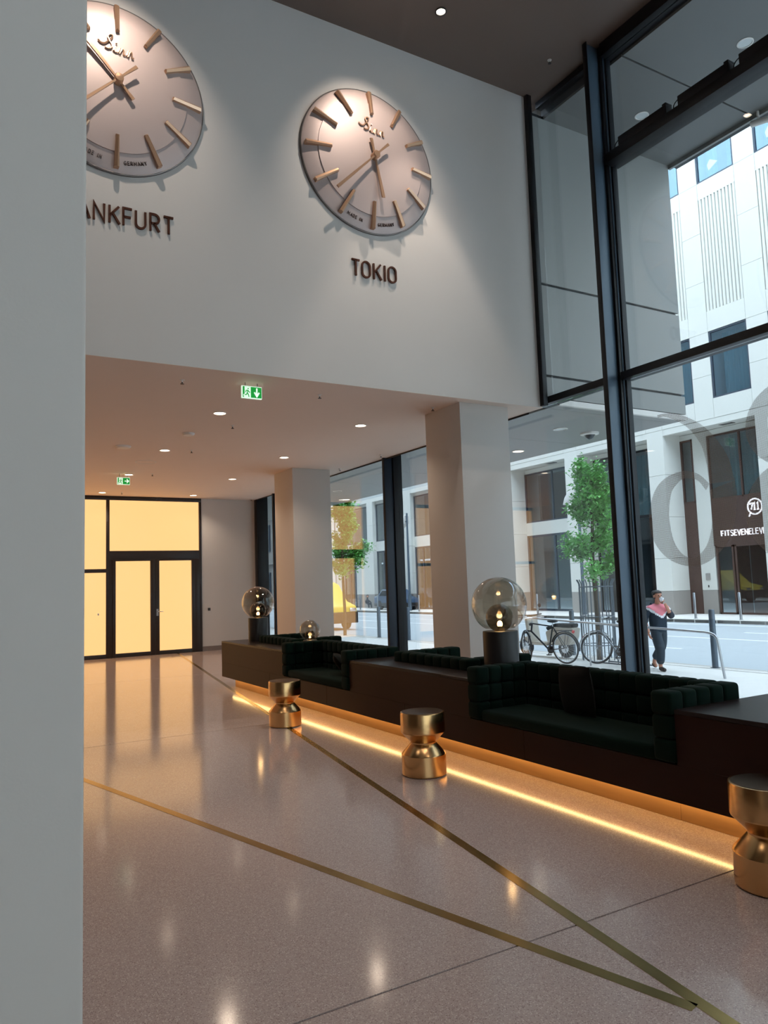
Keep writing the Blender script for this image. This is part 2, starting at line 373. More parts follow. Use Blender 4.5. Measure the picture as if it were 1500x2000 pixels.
for (x0, x1, y0, y1, lab) in ((6.255, 7.13, 8.47, 9.36, 'square white column below the clock wall, beside the large globe lamp'),
                              (6.36, 7.25, 14.68, 15.7, 'square white column deeper in the passage, near the yellow vehicle')):
    struct('column', box(x0, x1, y0, y1, 0, ZL), WHITE, lab, 'column', bevel=.004)

# ------------------------------------------------ glazed street front, glass plane x = 7.9
XG = 7.9
def frame_piece(parent, name, b, m=BLACK, bevel=.004): return box(*b).build(name, m, parent, bevel=bevel)
fins = [-4.9, 1.05, 7.0, 12.95, 18.9]
w1 = thing('window_1', 'two-storey street glazing of the tall hall with black bars', 'window', (XG, 4, 0), kind='structure')
for y in fins[:3]:
    frame_piece(w1, 'fin', (7.602, 7.84, y-.012, y+.012, 0, ZH), FIN)
    frame_piece(w1, 'fin_flange', (7.59, 7.602, y-.05, y+.03, 0, ZH))
    frame_piece(w1, 'mullion', (7.84, 8.0, y-.05, y+.05, 0, ZH)); frame_piece(w1, 'glazing_bead', (7.885, 7.91, y-.062, y-.05, 0, ZH), FIN)
    frame_piece(w1, 'mullion', (7.91, 8.0, y-.09, y-.062, 0, ZH)); frame_piece(w1, 'mullion', (7.88, 8.0, y+.05, y+.08, 0, ZH))
frame_piece(w1, 'jamb', (7.615, 7.7, 8.22, YC+.03, ZL+.02, ZH))
frame_piece(w1, 'head_frame', (7.8, 8.0, -9, 6.91, 8.91, ZH)); frame_piece(w1, 'head_frame', (7.88, 8.0, 7.08, 8.33, 9.0, ZH))
frame_piece(w1, 'transom', (7.8, 8.02, -9, 6.91, 4.281, 4.384)); frame_piece(w1, 'transom', (7.8, 8.02, 7.08, 8.6, 4.281, 4.384))
frame_piece(w1, 'transom', (7.75, 8.02, -9, 6.91, 7.31, 7.445))
frame_piece(w1, 'sill_frame', (7.82, 8.0, -9, 6.91, 0, .1)); frame_piece(w1, 'sill_frame', (7.82, 8.0, 7.08, 8.6, 0, .1))
for a, b in zip((-9, -4.9, 1.05), (-4.9, 1.05, 7.0)):
    for z0, z1 in ((.1, 4.28), (4.385, 7.31), (7.445, 8.91)):
        box(XG, XG+.02, a+.08, b-.08, z0, z1).build('pane', GLASS, w1)
box(XG, XG+.02, 7.08, 8.325, 4.385, 9.0).build('pane', GLASS, w1)
w2 = thing('window_2', 'low street glazing beside the passage with black fins', 'window', (XG, 14, 0), kind='structure')
for y in fins[3:]:
    frame_piece(w2, 'fin', (7.6, 7.8, y-.02, y+.02, 0, 4.35), FIN2); frame_piece(w2, 'mullion', (7.8, 8.0, y-.05, y+.05, 0, 4.35)); frame_piece(w2, 'fin_flange', (7.588, 7.6, y-.04, y+.04, 0, ZL-.002))
frame_piece(w2, 'mullion', (7.665, 8.0, 20.3, 20.5, 0, 4.35))
frame_piece(w2, 'head_frame', (7.66, 7.675, 8.62, 20.3, 4.16, 4.2)); frame_piece(w2, 'pelmet', (7.68, 8.05, 8.62, 20.5, 4.34, 4.4)); frame_piece(w2, 'sill_frame', (7.84, 8.0, 8.62, 20.3, 0, .08))
for a, b in ((7.08, 12.9), (13.0, 18.85), (18.95, 20.3)):
    box(XG, XG+.02, a, b, .1, 4.28 if a < 8 else 4.34).build('pane', GLASS2, w2)
for a, b in zip((-4, -1.1, 1.8, 4.7), (-1.1, 1.8, 4.7, 7.85)):
    for z0, z1 in ((.1, 4.6),): box(a+.05, b-.05, -8.99, -8.97, z0, z1).build('pane', GLASS, w3)
# window actuators on the upper transom
for k, (a, b, lab) in enumerate(((5.86, 6.65, 'black window drive box on upper transom beside the tall fin'), (4.98, 5.69, 'black window drive box in the middle of the upper transom'),
                                 (4.07, 4.85, 'black window drive box at the top right corner of the view'))):
    t = thing('window_drive', lab, 'window drive', (7.8, (a+b)/2, 7.445), 'window drives on the transom')
    box(7.75, 7.87, a, b, 7.445, 7.565).build('housing', BLACK, t, bevel=.006)
    box(7.75, 7.87, a, a+.06, 7.565, 7.59).build('end_cap', BLACK, t, bevel=.004)
    MB().tube([(7.8, b+.09*math.sin(u*PI/8)*1.1, 7.485+.07*math.cos(u*PI/8)) for u in range(0, 9)], .007, 6).build('cable', BLACK, t)

# ------------------------------------------------ dotted figures on the glass (a mirrored six and eight)
def film(name, strips, label):
    mb = MB(); G = 7.885/7.65; g = lambda p: (p[0]*G, 1.65+(p[1]-1.65)*G)
    for st in strips:
        st = [(g(a), g(b)) for a, b in st]
        v = []; 
        for (o, i) in st: v += [(7.888, *o), (7.888, *i), (7.8865, *o), (7.8865, *i)]
        f = []
        for k in range(len(st)-1):
            f += [(4*k, 4*k+1, 4*k+5, 4*k+4), (4*k+2, 4*k+6, 4*k+7, 4*k+3)]
        mb.add(v, f)
    o = mb.build(name, DECAL, org=(7.88, 6.1, 1.7), smooth=0)
    return tag(o, label, 'window film')
ring = [((5.575,2.684),(5.626,2.612)), ((5.7,2.809),(5.719,2.737)), ((5.88,2.881),(5.821,2.78)), ((6.074,2.868),(5.942,2.785)), ((6.251,2.798),(6.029,2.733)), ((6.379,2.658),(6.106,2.649)), ((6.461,2.426),(6.158,2.455)), ((6.456,2.184),(6.161,2.255)), ((6.376,1.999),(6.122,2.053)), ((6.23,1.849),(6.043,1.921)), ((6.056,1.767),(5.954,1.854)), ((5.87,1.737),(5.875,1.833)), ((5.685,1.774),(5.766,1.878)), ((5.499,1.892),(5.668,1.979)), ((5.351,2.067),(5.597,2.14)), ((5.273,2.276),(5.567,2.304)), ((5.239,2.488),(5.568,2.471)), ((5.249,2.684),(5.582,2.607))]
stem = [((5.249,2.684),(5.575,2.684)), ((5.305,2.943),(5.589,2.9)), ((5.416,3.151),(5.634,3.122)), ((5.564,3.336),(5.725,3.287)), ((5.71,3.457),(5.834,3.413)), ((5.877,3.556),(5.99,3.527)), ((6.038,3.621),(6.126,3.592)), ((6.238,3.64),(6.234,3.602))]
def spl(st, n=4):   # smooth the outline
    out = []
    for k in range(len(st)-1):
        p = [st[max(0, k-1)], st[k], st[k+1], st[min(len(st)-1, k+2)]]
        for j in range(n):
            t = j/n
            cr = lambda q: tuple(.5*(2*q[1][m]+(q[2][m]-q[0][m])*t+(2*q[0][m]-5*q[1][m]+4*q[2][m]-q[3][m])*t*t+(3*q[1][m]-q[0][m]-3*q[2][m]+q[3][m])*t**3) for m in (0, 1))
            out.append((cr([a[0] for a in p]), cr([a[1] for a in p])))
    return out+[st[-1]]
film('window_film', [spl(ring), spl(stem)], 'dotted film figure six, seen mirrored, on the street window')
def ell(cy_, cz, ry, rz, qy, qz, dy=0):
    return [((cy_+ry*math.cos(t), cz+rz*math.sin(t)), (cy_+dy+qy*math.cos(t), cz+qz*math.sin(t))) for t in (2*PI*k/48 for k in range(49))]
film('window_film', [ell(4.55, 3.21, .52, .47, .26, .36), ell(4.55, 2.28, .6, .55, .3, .44)], 'dotted film figure eight cut by the right edge of the view')

# ------------------------------------------------ backlit door wall
d1 = thing('door_1', 'glowing amber door wall with black frame at the passage end', 'door', (4.9, YD, 0), kind='structure')
def dfr(name, x0, x1, z0, z1, dy=.0, th=.1, p=d1): return box(x0, x1, YD-.06-dy, YD-.06+th, z0, z1).build(name, DARKFR, p, bevel=.004)
def lit(x0, x1, z0, z1, p=d1): return box(x0, x1, YD+.0, YD+.02, z0, z1).build('pane', LIT, p)
dfr('head_frame', -2.3, 6.1, 4.085, 4.19); dfr('mullion', 6.037, 6.1, 0, 4.085); dfr('mullion', 3.595, 3.677, 0, 4.085)
dfr('transom', 3.677, 6.037, 2.52, 2.75)
lit(3.677, 6.037, 2.75, 4.085)
for a, b in ((1.2, 3.595), (-1.1, 1.12), (-2.3, -1.18)):
    dfr('transom', a, b, 2.19, 2.286); dfr('sill_frame', a, b, 0, .1); dfr('mullion', a-.08, a, 0, 4.085); lit(a, b, 2.286, 4.085); lit(a, b, .1, 2.19)
dfr('jamb', 3.677, 3.75, 0, 2.52); dfr('jamb', 5.9, 6.037, 0, 2.52)
for k, (a, b, pa, pb) in enumerate(((3.75, 4.83, 3.828, 4.717), (4.835, 5.9, 4.945, 5.821))):
    lf = dfr('door_leaf', a, pa, .0, 2.52, dy=.015)
    for q in ((pb, b, .0, 2.52), (pa, pb, 2.48, 2.52), (pa, pb, 0, .1)):
        dfr('leaf_frame', *q, dy=.015, p=lf)
    lit(pa, pb, .1, 2.48, lf)
    if k:
        MB().box(4.86, 4.91, YD-.1, YD-.075, 1.02, 1.2).tube([(4.885, YD-.1, 1.13), (4.885, YD-.14, 1.13), (5.03, YD-.14, 1.13)], .011, 8).build('handle', STEEL, lf)
MB().box(3.395, 3.425, YD-.02, YD, 1.1, 1.15).build('door_pull', STEEL, d1)
t = thing('wall_switch', 'small black switch on the white wall beside the doors', 'switch', (6.31, YD, 1.13))
box(6.275, 6.345, YD-.012, YD, 1.09, 1.165).build('plate', BLACK, t, bevel=.003); box(6.29, 6.33, YD-.02, YD-.012, 1.1, 1.15).build('rocker', DGREY, t)

# ------------------------------------------------ ceiling fittings
def downlight(x, y, z, label, r=.085, power=48, col=(1, .8, .62), group='downlights in the low ceiling', lens=LAMPW, sp=2.4):
    t = thing('downlight', label, 'downlight', (x, y, z), group)
    MB().lathe([(r*1.18, 0), (r*1.2, -.008), (r*1.0, -.012), (r*.97, 0), (r*1.18, 0)], (x, y, z), 28).build('rim', TRIMW, t)
    MB().lathe([(0, -.004), (r*.97, -.004), (r*.97, 0), (0, 0)], (x, y, z), 24).build('lens', lens, t)
    if power:
        light('SPOT', 'downlight_beam', (x, y, z-.03), power, col, t, spot_size=sp, spot_blend=.6, shadow_soft_size=.085)
    return t
rows = ('nearest', 'second', 'third', 'farthest')
for j, y in enumerate((10.37, 13.52, 16.6, 19.77)):
    downlight(3.38, y, ZL, f'lit round downlight, {rows[j]} one in the row above the middle of the passage' if j else 'lit round downlight just behind the green down-arrow sign')
    downlight(5.69, y, ZL, f'lit round downlight, {rows[j]} one in the row beside the columns' if j else 'lit round downlight closest to the column below the clock')
def sprinkler(x, y, z, label):
    t = thing('sprinkler', label, 'sprinkler', (x, y, z), 'ceiling sprinklers')
    MB().lathe([(.032, 0), (.03, -.006), (.012, -.01), (.011, -.03), (0, -.03)], (x, y, z), 14).build('base', TRIMW, t)
    MB().lathe([(.009, -.03), (.007, -.045), (.024, -.05), (.024, -.054), (0, -.054)], (x, y, z), 14).build('nozzle', DGREY, t)
for x, y, lab in ((2.43, 8.87, 'ceiling sprinkler left of the green down-arrow sign'), (4.26, 8.87, 'ceiling sprinkler right of the green down-arrow sign'),
                  (6.09, 8.9, 'ceiling sprinkler at the top of the column below the clock'), (3.82, 11.1, 'ceiling sprinkler just behind the downlight near the down-arrow sign'),
                  (3.82, 13.36, 'ceiling sprinkler beside the second downlight of the middle row'), (3.82, 16.35, 'ceiling sprinkler near the green right-arrow sign'),
                  (3.82, 19.61, 'ceiling sprinkler above the lit doors'), (7.37, 12.64, 'ceiling sprinkler at the black fin between the two columns'),
                  (7.39, 14.46, 'ceiling sprinkler at the corner of the deeper column'), (7.47, 20.2, 'ceiling sprinkler in the far window corner')):
    sprinkler(x, y, ZL, lab)
sprinkler(7.4, 7.48, ZH, 'sprinkler in the dark brown ceiling near the tall fin')
for x, y, r, lab in ((2.63, 13.37, .13, 'flat round smoke detector on the low ceiling, by the pier'), (3.36, 11.92, .1, 'small dark-slotted detector on the low ceiling')):
    t = thing('smoke_detector', lab, 'smoke detector', (x, y, ZL))
    MB().lathe([(r, 0), (r, -.015), (r*.8, -.04), (0, -.045)], (x, y, ZL), 24).build('cover', TRIMW, t)
    MB().lathe([(r*.86, -.02), (r*.88, -.026), (r*.8, -.036)], (x, y, ZL-.003), 24).build('slot_ring', DGREY, t)
t = thing('ceiling_speaker', 'flush round ceiling loudspeaker with a thin pale ring', 'speaker', (3.35, 14.88, ZL))
MB().lathe([(.2, 0), (.2, -.008), (.185, -.008), (.185, 0)], (3.35, 14.88, ZL), 32).build('rim', TRIMW, t)
MB().lathe([(.185, 0), (.185, -.004), (0, -.004)], (3.35, 14.88, ZL), 32).build('grille', WHITE_CEIL, t)

def exit_sign(x, y, z, w, h, arrow, label):      # panel faces -Y
    t = thing('exit_sign', label, 'exit sign', (x, y, ZL), 'green escape signs')
    for sg in (-1, 1): MB().cyl((x+sg*w*.3, y+.02, z+h/2), (x+sg*w*.3, y+.02, ZL), .004, n=8).build('hanger', DGREY, t)
    box(x-w/2, x+w/2, y, y+.03, z-h/2, z+h/2).build('housing', SIGNW, t, bevel=.003)
    fn = lambda a, b, d: (x+a, y-d, z+b)
    e = .006*w/.26
    MB().prism([(-w/2+2*e, -h/2+1.6*e), (w/2-e, -h/2+1.6*e), (w/2-e, h/2-1.6*e), (-w/2+2*e, h/2-1.6*e)], fn, 0, .002).build('green_field', GREEN, t)
    MB().prism([(-w*.39, -h*.44), (-w*.06, -h*.44), (-w*.06, h*.42), (-w*.36, h*.42), (-w*.36, -h*.15), (-w*.43, -h*.25)], fn, .002, .003).build('doorway', SIGNW, t)
    man = MB(); s = h
    man.prism([(-w*.19+.055*s*math.cos(2*PI*k/12), h*.27+.06*s*math.sin(2*PI*k/12)) for k in range(12)], fn, .003, .0045)
    for p in ([(-w*.2, .16*s), (-w*.235, -.1*s)], [(-w*.235, -.08*s), (-w*.18, -.2*s), (-w*.15, -.4*s)], [(-w*.24, -.08*s), (-w*.27, -.22*s), (-w*.37, -.24*s)], [(-w*.2, .14*s), (-w*.14, -.0*s), (-w*.09, -.0*s)], [(-w*.21, .14*s), (-w*.29, .1*s), (-w*.31, -.04*s)]):
        man.ribbon(p, .075*s, fn, .003, .0045)
    man.build('running_figure', GREEN, t)
    ar = MB()
    if arrow == 'down': pts = ([(w*.24, .36*s), (w*.24, -.3*s)], [(w*.12, .02*s), (w*.24, -.3*s), (w*.36, .02*s)])
    else: pts = ([(w*.08, 0), (w*.38, 0)], [(w*.25, .27*s), (w*.39, 0), (w*.25, -.27*s)])
    for p in pts: ar.ribbon(p, .13*s, fn, .002, .003)
    ar.build('arrow', SIGNW, t)
exit_sign(3.235, 8.66, 4.065, .262, .155, 'down', 'green escape sign with a down arrow, just inside the passage')
exit_sign(3.24, 16.45, 4.02, .262, .155, 'right', 'green escape sign with a right-pointing arrow above the lit doors')

# spotlights in the high ceiling
def spot_can(x, y, label, target, power, size, blend=.35):
    t = thing('spotlight', label, 'spotlight', (x, y, ZH), 'spotlights in the dark ceiling')
    MB().lathe([(.075, 0), (.078, -.012), (.06, -.014), (.055, 0), (.075, 0)], (x, y, ZH), 24).build('rim', DGREY, t)
    MB().lathe([(0, -.004), (.055, -.004), (.055, 0), (0, 0)], (x, y, ZH), 20).build('lens', LAMPS, t)
    l = light('SPOT', 'spot_beam', (x, y, ZH-.03), power, (1, .86, .74), t, spot_size=size, spot_blend=blend, shadow_soft_size=.035)
    aim(l, Vector(target)-Vector((x, y, ZH-.03)))
LAMPS = mat('lit_spot_lens', (255, 235, 215), emit=(255, 235, 210), estr=16)
spot_can(5.477, 7.444, 'bright spotlight in the dark ceiling, the only one in view', (5.4, 6.9, 0), 260, 1.0)
spot_can(4.6, 6.95, 'spotlight above the clock with the five-letter city name', (4.79, 8.2, 7.1), 200, 1.2, .95)
spot_can(1.35, 6.95, 'spotlight above the clock cut by the pier', (1.545, 8.2, 7.1), 200, 1.2, .95)
for i, (x, y) in enumerate(((1.6, 4.5), (1.0, 2.6), (1.6, .8), (3.2, .8), (-2.5, 4.5), (3.2, -2))):  # fill spots out of view, added to brighten the hall
    spot_can(x, y, ('added fill spotlight over the brass floor lines, unseen', 'added fill spotlight over the long bench, unseen', 'added fill spotlight above the viewer, unseen', 'added fill spotlight over the near end of the bench, unseen', 'added fill spotlight beyond the pier, unseen', 'added fill spotlight behind the viewer, unseen')[i], (x, y+.8, 0), 60, 1.9, .8)

# ================================================================== clocks on the wall
def clock(cx, cz, hour, minute, label):
    t = thing('wall_clock', label, 'clock', (cx, YC, cz-1), 'large wall clocks')
    P = lambda a, b, d: (cx+a, YC-d, cz+b)
    prof = [(0, .165)]+[(.78*k/12, .165-.06*(k/12)**2) for k in range(1, 13)]+[(.782, .093)]+[(.782+.2*k/6, .093-.06*(k/6)**1.3) for k in range(1, 7)]+[(.99, .028)]
    MB().lathe(prof, (cx, YC, cz), 96, 'y').build('dial', DIAL, t, weld=True, smooth=25)
    MB().lathe([(.985, .0), (1.0, .004), (1.0, .028), (.99, .034), (.975, .03), (.975, 0), (.985, 0)], (cx, YC, cz), 96, 'y').build('rim', RIMM, t)
    mk = MB()
    for a, b in (((.6, .045), (.93, .045)),):
        v = [(-.019, .6, .085), (.019, .6, .085), (.027, .95, .03), (-.027, .95, .03), (-.019, .61, .165), (.019, .61, .165), (.027, .95, .105), (-.027, .95, .105), (-.006, .62, .178), (-.006, .948, .118)]
        mk.add(v, [(0, 1, 2, 3), (0, 4, 5, 1), (2, 6, 7, 3), (1, 5, 6, 2), (0, 3, 7, 4), (4, 8, 5), (4, 7, 9, 8), (5, 8, 9, 6), (6, 9, 7)])
    me = mk.mesh('marker', GOLD, smooth=20)
    for k in range(12):
        o = piece('marker', me, t, (cx, YC, cz)); th = -k*PI/6
        # local x,y lie in the dial plane, local z points out of the wall
        o.rotation_euler = (Matrix(((1, 0, 0), (0, 0, -1), (0, 1, 0))) @ Matrix.Rotation(th, 3, 'Z')).to_euler()
    def hand(name, ang, L, tail, d, w0, w1):
        s, c = math.sin(ang), math.cos(ang); f = lambda a, b, dd: P(a*c+b*s, -a*s+b*c, dd)
        MB().prism([(-w1/2, L), (-w0/2, .05), (-w0/2, -.05), (-w1*.45, -tail), (w1*.45, -tail), (w0/2, -.05), (w0/2, .05), (w1/2, L)], f, d, d+.02).build(name, GOLD, t, bevel=.003, seg=1)
    hand('hour_hand', hour/12*2*PI, .56, .24, .185, .026, .05)
    hand('minute_hand', minute/60*2*PI, .83, .27, .225, .022, .042)
    MB().lathe([(.05, .13), (.05, .25), (.042, .262), (0, .266)], (cx, YC, cz), 24, 'y').build('hub', GOLD, t)
    # cursive maker's name
    fn = lambda a, b: P(-.19+a*.39, .28+b*.25, .178-.0986*((.28+b*.25)**2+(a*.39-.19)**2))
    name = MB()
    nn = lambda o: (([(o, .30-o*.12), (o+.065, .56-o*.12), (o+.05, .26-o*.12)], .0085), ([(o+.05, .27-o*.12), (o+.075, .42-o*.12), (o+.125, .54-o*.12), (o+.16, .5-o*.12), (o+.15, .34-o*.12), (o+.165, .26-o*.12), (o+.2, .3-o*.12)], .0085))
    for L, rr in (([(-.04, .62), (.0, .54), (.07, .5), (.16, .56), (.26, .74), (.34, .94), (.33, 1.04), (.26, 1.03), (.22, .9), (.26, .72), (.32, .56), (.31, .4), (.23, .32), (.14, .36)], .0095),
                  ([(.36, .28), (.42, .52), (.405, .34), (.42, .24), (.47, .28)], .0085), ([(.445, .66), (.452, .7)], .0105))+nn(.49)+nn(.72):
        q = [tuple(a) for a, b in spl([(p, p) for p in L], 5)] if len(L) > 2 else L
        name.tube([fn(*p) for p in q], rr, 6)
    name.build('name_script', GOLD, t)
    for word, a0, sg in (('MADE IN', -24.5, 1), ('GERMANY', 5.5, 1)):
        a = a0
        for ch in word:
            wdt = FONT[ch][0]*.04
            ang = R(a+math.degrees(wdt/2/.9)); 
            cth, sth = math.cos(ang), math.sin(ang)
            f = lambda x, y, d, cth=cth, sth=sth, wdt=wdt: P((x-wdt/2)*cth+(.90-y)*sth, (x-wdt/2)*sth-(.90-y)*cth, d)
            if ch != ' ': letter(ch, .04, .0052, f, .068, .081).build('small_letter', PRINT, t, smooth=0)
            a += math.degrees((wdt+.013)/.9)
    return t
clock(4.79, 7.27, 5.62, 37.5, 'large silver wall clock above the five-letter city name')
clock(1.545, 7.27, 10.62, 37.5, 'large silver wall clock cut off by the pier')
def wall_text(txt, cx, z, h, wd, label):
    w = text_width(txt, h); x = cx-w/2
    t = thing('wall_lettering', label, 'lettering', (cx, YC, z), 'city names on the wall')
    for ch in txt:
        letter(ch, h, wd, lambda a, b, d, x=x: (x+a, YC-d, z+b), .006, .028).build('letter', COPPER, t)
        x += (FONT[ch][0]+.16)*h
wall_text('TOKIO', 4.835, 5.66, .212, .024, 'copper letters spelling TOKIO under the clock')
wall_text('FRANKFURT', 1.53, 5.702, .198, .024, 'copper letters spelling FRANKFURT, the first ones hidden by the pier')

# ================================================================== the long bench
BX0, BX1, BT = 4.12, 5.2, .775
bench = thing('long_bench', 'long dark wooden bench island with glowing underside along the windows', 'bench', (4.6, 5, 0))
F1 = (7.97, 9.97); F2 = (3.39, 5.62); F3 = (-1.4, .9)          # front sofas (y ranges)
B1 = (6.08, 7.5); B2 = (10.42, 11.8); B3 = (1.3, 2.75)                              # sofas facing the street
YE, YN = 12.7, -2.0
pj = [YN, 1.1, 2.95, 4.9, 6.75, 8.6, 10.5, YE]
for a, b in zip(pj[:-1], pj[1:]): box(BX0, BX1, a+.001, b-.001, .18, .42).build('lower_panel', WOOD_D, bench, bevel=.002, seg=1)
cuts = sorted([F1, F2, F3]); segs = []; y = YN
for a, b in cuts: segs.append((y, a)); y = b
segs.append((y, YE))
for a, b in segs:
    bs = [q for q in (B1, B2, B3) if q[0] >= a and q[1] <= b]
    ycur = a
    for q in bs:
        if q[0]-ycur > .02: box(BX0, BX1, ycur, q[0], .42, BT-.03).build('counter_body', WOOD_D, bench); box(BX0, BX1, ycur, q[0], BT-.03, BT).build('counter_top', WOOD_T, bench, bevel=.003, seg=1)
        box(BX0, 4.45, q[0], q[1], .42, BT-.03).build('counter_body', WOOD_D, bench); box(BX0, 4.45, q[0], q[1], BT-.03, BT).build('counter_top', WOOD_T, bench)
        ycur = q[1]
    box(BX0, BX1, ycur, b, .42, BT-.03).build('counter_body', WOOD_D, bench); box(BX0, BX1, ycur, b, BT-.03, BT).build('counter_top', WOOD_T, bench, bevel=.003, seg=1)
for a, b in zip([YN+.1, 1.9, 3.55, 6.6, 9.4], [1.9, 3.55, 6.6, 9.4, YE-.12]):
    box(4.315, 5.0, a+.001, b-.001, 0, .18).build('plinth', WOOD_P, bench, bevel=.002, seg=1)
box(4.262, 4.276, YN+.1, YE-.12, .17, .18).build('led_strip', LED, bench)

# ------------------------------------------------ sofas set into the bench
def pad(x, y, z, bev=.028): return box(-x/2, x/2, -y/2, y/2, -z/2, z/2).mesh('pad', VELVET, bevel=bev, seg=3)
def sofa(label, y0, y1, facing, xf, xb, seat_front):
    # facing -1: sitter looks towards -X (front at xf); +1: towards +X
    t = thing('sofa', label, 'sofa', ((xf+xb)/2, (y0+y1)/2, .42), 'green velvet sofas in the bench')
    TOP = .885; th = .17; D = abs(xb-xf); s = 1 if xb > xf else -1     # s: direction from front to back
    X = lambda u: xf+s*u
    lo, hi = sorted((X(0), X(D)))
    box(lo+.02, hi-.02, y0+.02, y1-.02, .42, .47).build('base', VELVET, t, bevel=.01)
    a, b = sorted((X(-.015), X(D-th)))
    n = 1; L = (y1-y0-2*th)/n
    me = pad(b-a, L-.004, .1, .03)
    for k in range(n): piece('seat_cushion', me, t, ((a+b)/2, y0+th+L*(k+.5), .47))
    rows = 3; hz = (TOP-.43)/rows
    nb = max(6, round((y1-y0)/.16)); wb = (y1-y0)/nb; me = pad(th, wb, hz)
    for r in range(rows):
        for k in range(nb): piece('back_pad', me, t, (X(D-th/2), y0+wb*(k+.5), .43+hz*(r+.5)))
    na = 4; wa = (D-th+.03)/na; me = pad(wa, th, hz)
    for yy, nm in ((y0+th/2, 'arm_pad'), (y1-th/2, 'arm_pad')):
        for r in range(rows):
            for k in range(na): piece(nm, me, t, (X(-.03+wa*(k+.5)), yy, .43+hz*(r+.5)))
    return t
sofa('dark green tufted sofa facing the hall, nearer one with the leaning cushion', *F2, -1, 4.12, 4.82, 0)
sofa('dark green tufted sofa facing the hall, farther one behind the small globe lamp', *F1, -1, 4.12, 4.82, 0)
sofa('dark green tufted sofa facing the street, between the two hall-facing sofas', *B1, 1, 5.25, 4.45, 0)
sofa('dark green tufted sofa facing the street at the far bench end', *B2, 1, 5.25, 4.45, 0)
sofa('dark green tufted sofa facing the hall at the near bench end, out of view', *F3, -1, 4.12, 4.82, 0)

def cushion(label, loc, rot, w=.42, m=VELVET2):
    n = 14; v = []; f = []
    for sd in (1, -1):
        for i in range(n+1):
            for j in range(n+1):
                a, b = 2*i/n-1, 2*j/n-1
                e = max(0, (1-a*a)*(1-b*b))**.42; sh = 1-.07*(1-abs(a))*abs(b)**2-.0; sv = 1-.07*(1-abs(b))*abs(a)**2
                v.append((a*w/2*sh*(1-.05*(1-a*a)*(abs(b)**6)), sd*.075*e, b*w/2*sv))
    K = (n+1)**2
    for i in range(n):
        for j in range(n):
            q = (i*(n+1)+j, (i+1)*(n+1)+j, (i+1)*(n+1)+j+1, i*(n+1)+j+1); f += [q, tuple(K+k for k in reversed(q))]
    t = thing('cushion', label, 'cushion', loc, 'loose cushions'); 
    o = MB().add([(p[0]+loc[0], p[1]+loc[1], p[2]+loc[2]) for p in v], f).build('cover', m, t, weld=True, smooth=60)
    ed = [(w/2*(1-.07*(1-abs(c))), 0, w/2*c) for c in (-1, -.5, 0, .5, 1)]
    sq = []
    for k in range(4):
        for c in (-1, -.6, -.2, .2, .6):
            p = (w/2*(1-.0*(1-abs(c))), 0, w/2*c); an = k*PI/2
            sq.append((loc[0]+(p[0]*math.cos(an)-p[2]*math.sin(an))*.985, loc[1], loc[2]+(p[0]*math.sin(an)+p[2]*math.cos(an))*.985))
    MB().tube(sq, .006, 6, True).build('piping', m, o)
    t.rotation_euler = rot
    return t
cushion('dark square cushion leaning in the nearer sofa', (4.56, 4.72, .71), (R(-4), R(3), R(84)), .4)
cushion('dark square cushion slumped in the farther sofa', (4.44, 8.72, .63), (R(-42), R(0), R(64)), .4)

# ------------------------------------------------ globe lamps on the bench
def globe_lamp(x, y, r, hb, rb, label, power):
    t = thing('globe_lamp', label, 'table lamp', (x, y, BT), 'globe lamps on the bench')
    z0 = BT; zc = z0+hb+r*.94
    MB().lathe([(0, z0), (rb, z0), (rb, z0+hb-.012), (rb*.99, z0+hb), (0, z0+hb)], (x, y, 0), 48).build('base', LAMPB, t)
    MB().lathe([(0, .0), (rb*.32, 0), (rb*.3, .012), (rb*.14, .016), (rb*.13, .045), (0, .045)], (x, y, z0+hb), 24).build('socket', BRASS, t)
    th1 = PI-math.asin(min(.99, rb*.85/r))
    MB().sphere((x, y, zc), r, 56, 32, th1=th1).build('globe', SMOKE, t, smooth=80)
    ri = r*.5
    MB().sphere((x, y, z0+hb+ri*.93), ri, 40, 24, th1=PI*.88).build('inner_globe', SMOKE2, t, smooth=80)
    MB().sphere((x, y, z0+hb+.065*r/.27), .026*r/.27, 20, 12, sc=(1, 1, 1.25)).build('bulb', BULB, t, smooth=80)
    light('POINT', 'bulb_light', (x, y, z0+hb+.1*r/.27), power, (1, .72, .42), t, shadow_soft_size=.03)
globe_lamp(4.69, 5.85, .27, .385, .17, 'large smoked glass globe lamp on black drum, in front of the near column', 3)
globe_lamp(4.58, 12.15, .27, .385, .165, 'large smoked glass globe lamp on black drum at the far bench end', 3)
globe_lamp(4.64, 10.2, .15, .1, .1, 'small smoked glass globe lamp low on the bench behind the farther sofa', 1.5)

# ------------------------------------------------ brass stools
def stool():
    t = thing('brass_stool', 'brushed brass hourglass stool', 'stool', (0, 0, 0), 'brass hourglass stools')
    r = .193; hs = 1.065
    MB().lathe([(0, .004), (r*.97, .004), (r, .012), (r, .165), (r*.985, .172), (.112, .252), (.112, .256)], (0, 0, 0), 64).build('lower_body', BRASS, t, smooth=22)
    MB().lathe([(.112, .256), (.113, .262), (r*.985, .338), (r, .345), (r, .492), (r*.985, .5), (r*.93, .501)], (0, 0, 0), 64).build('upper_body', BRASS, t, smooth=22)
    MB().lathe([(r*.93, .498), (r*.925, .503), (0, .503)], (0, 0, 0), 48).build('top_disc', BRASS_D, t, smooth=22)
    MB().lathe([(0, 0), (r*.94, 0), (r*.94, .005), (0, .005)], (0, 0, 0), 48).build('glide_ring', BLACK, t)
    return t
st = stool(); st.location = (3.63, 5.66, 0); st.scale = (1, 1, 1.065); st['label'] = 'brass hourglass stool, middle one, in front of the dark counter'
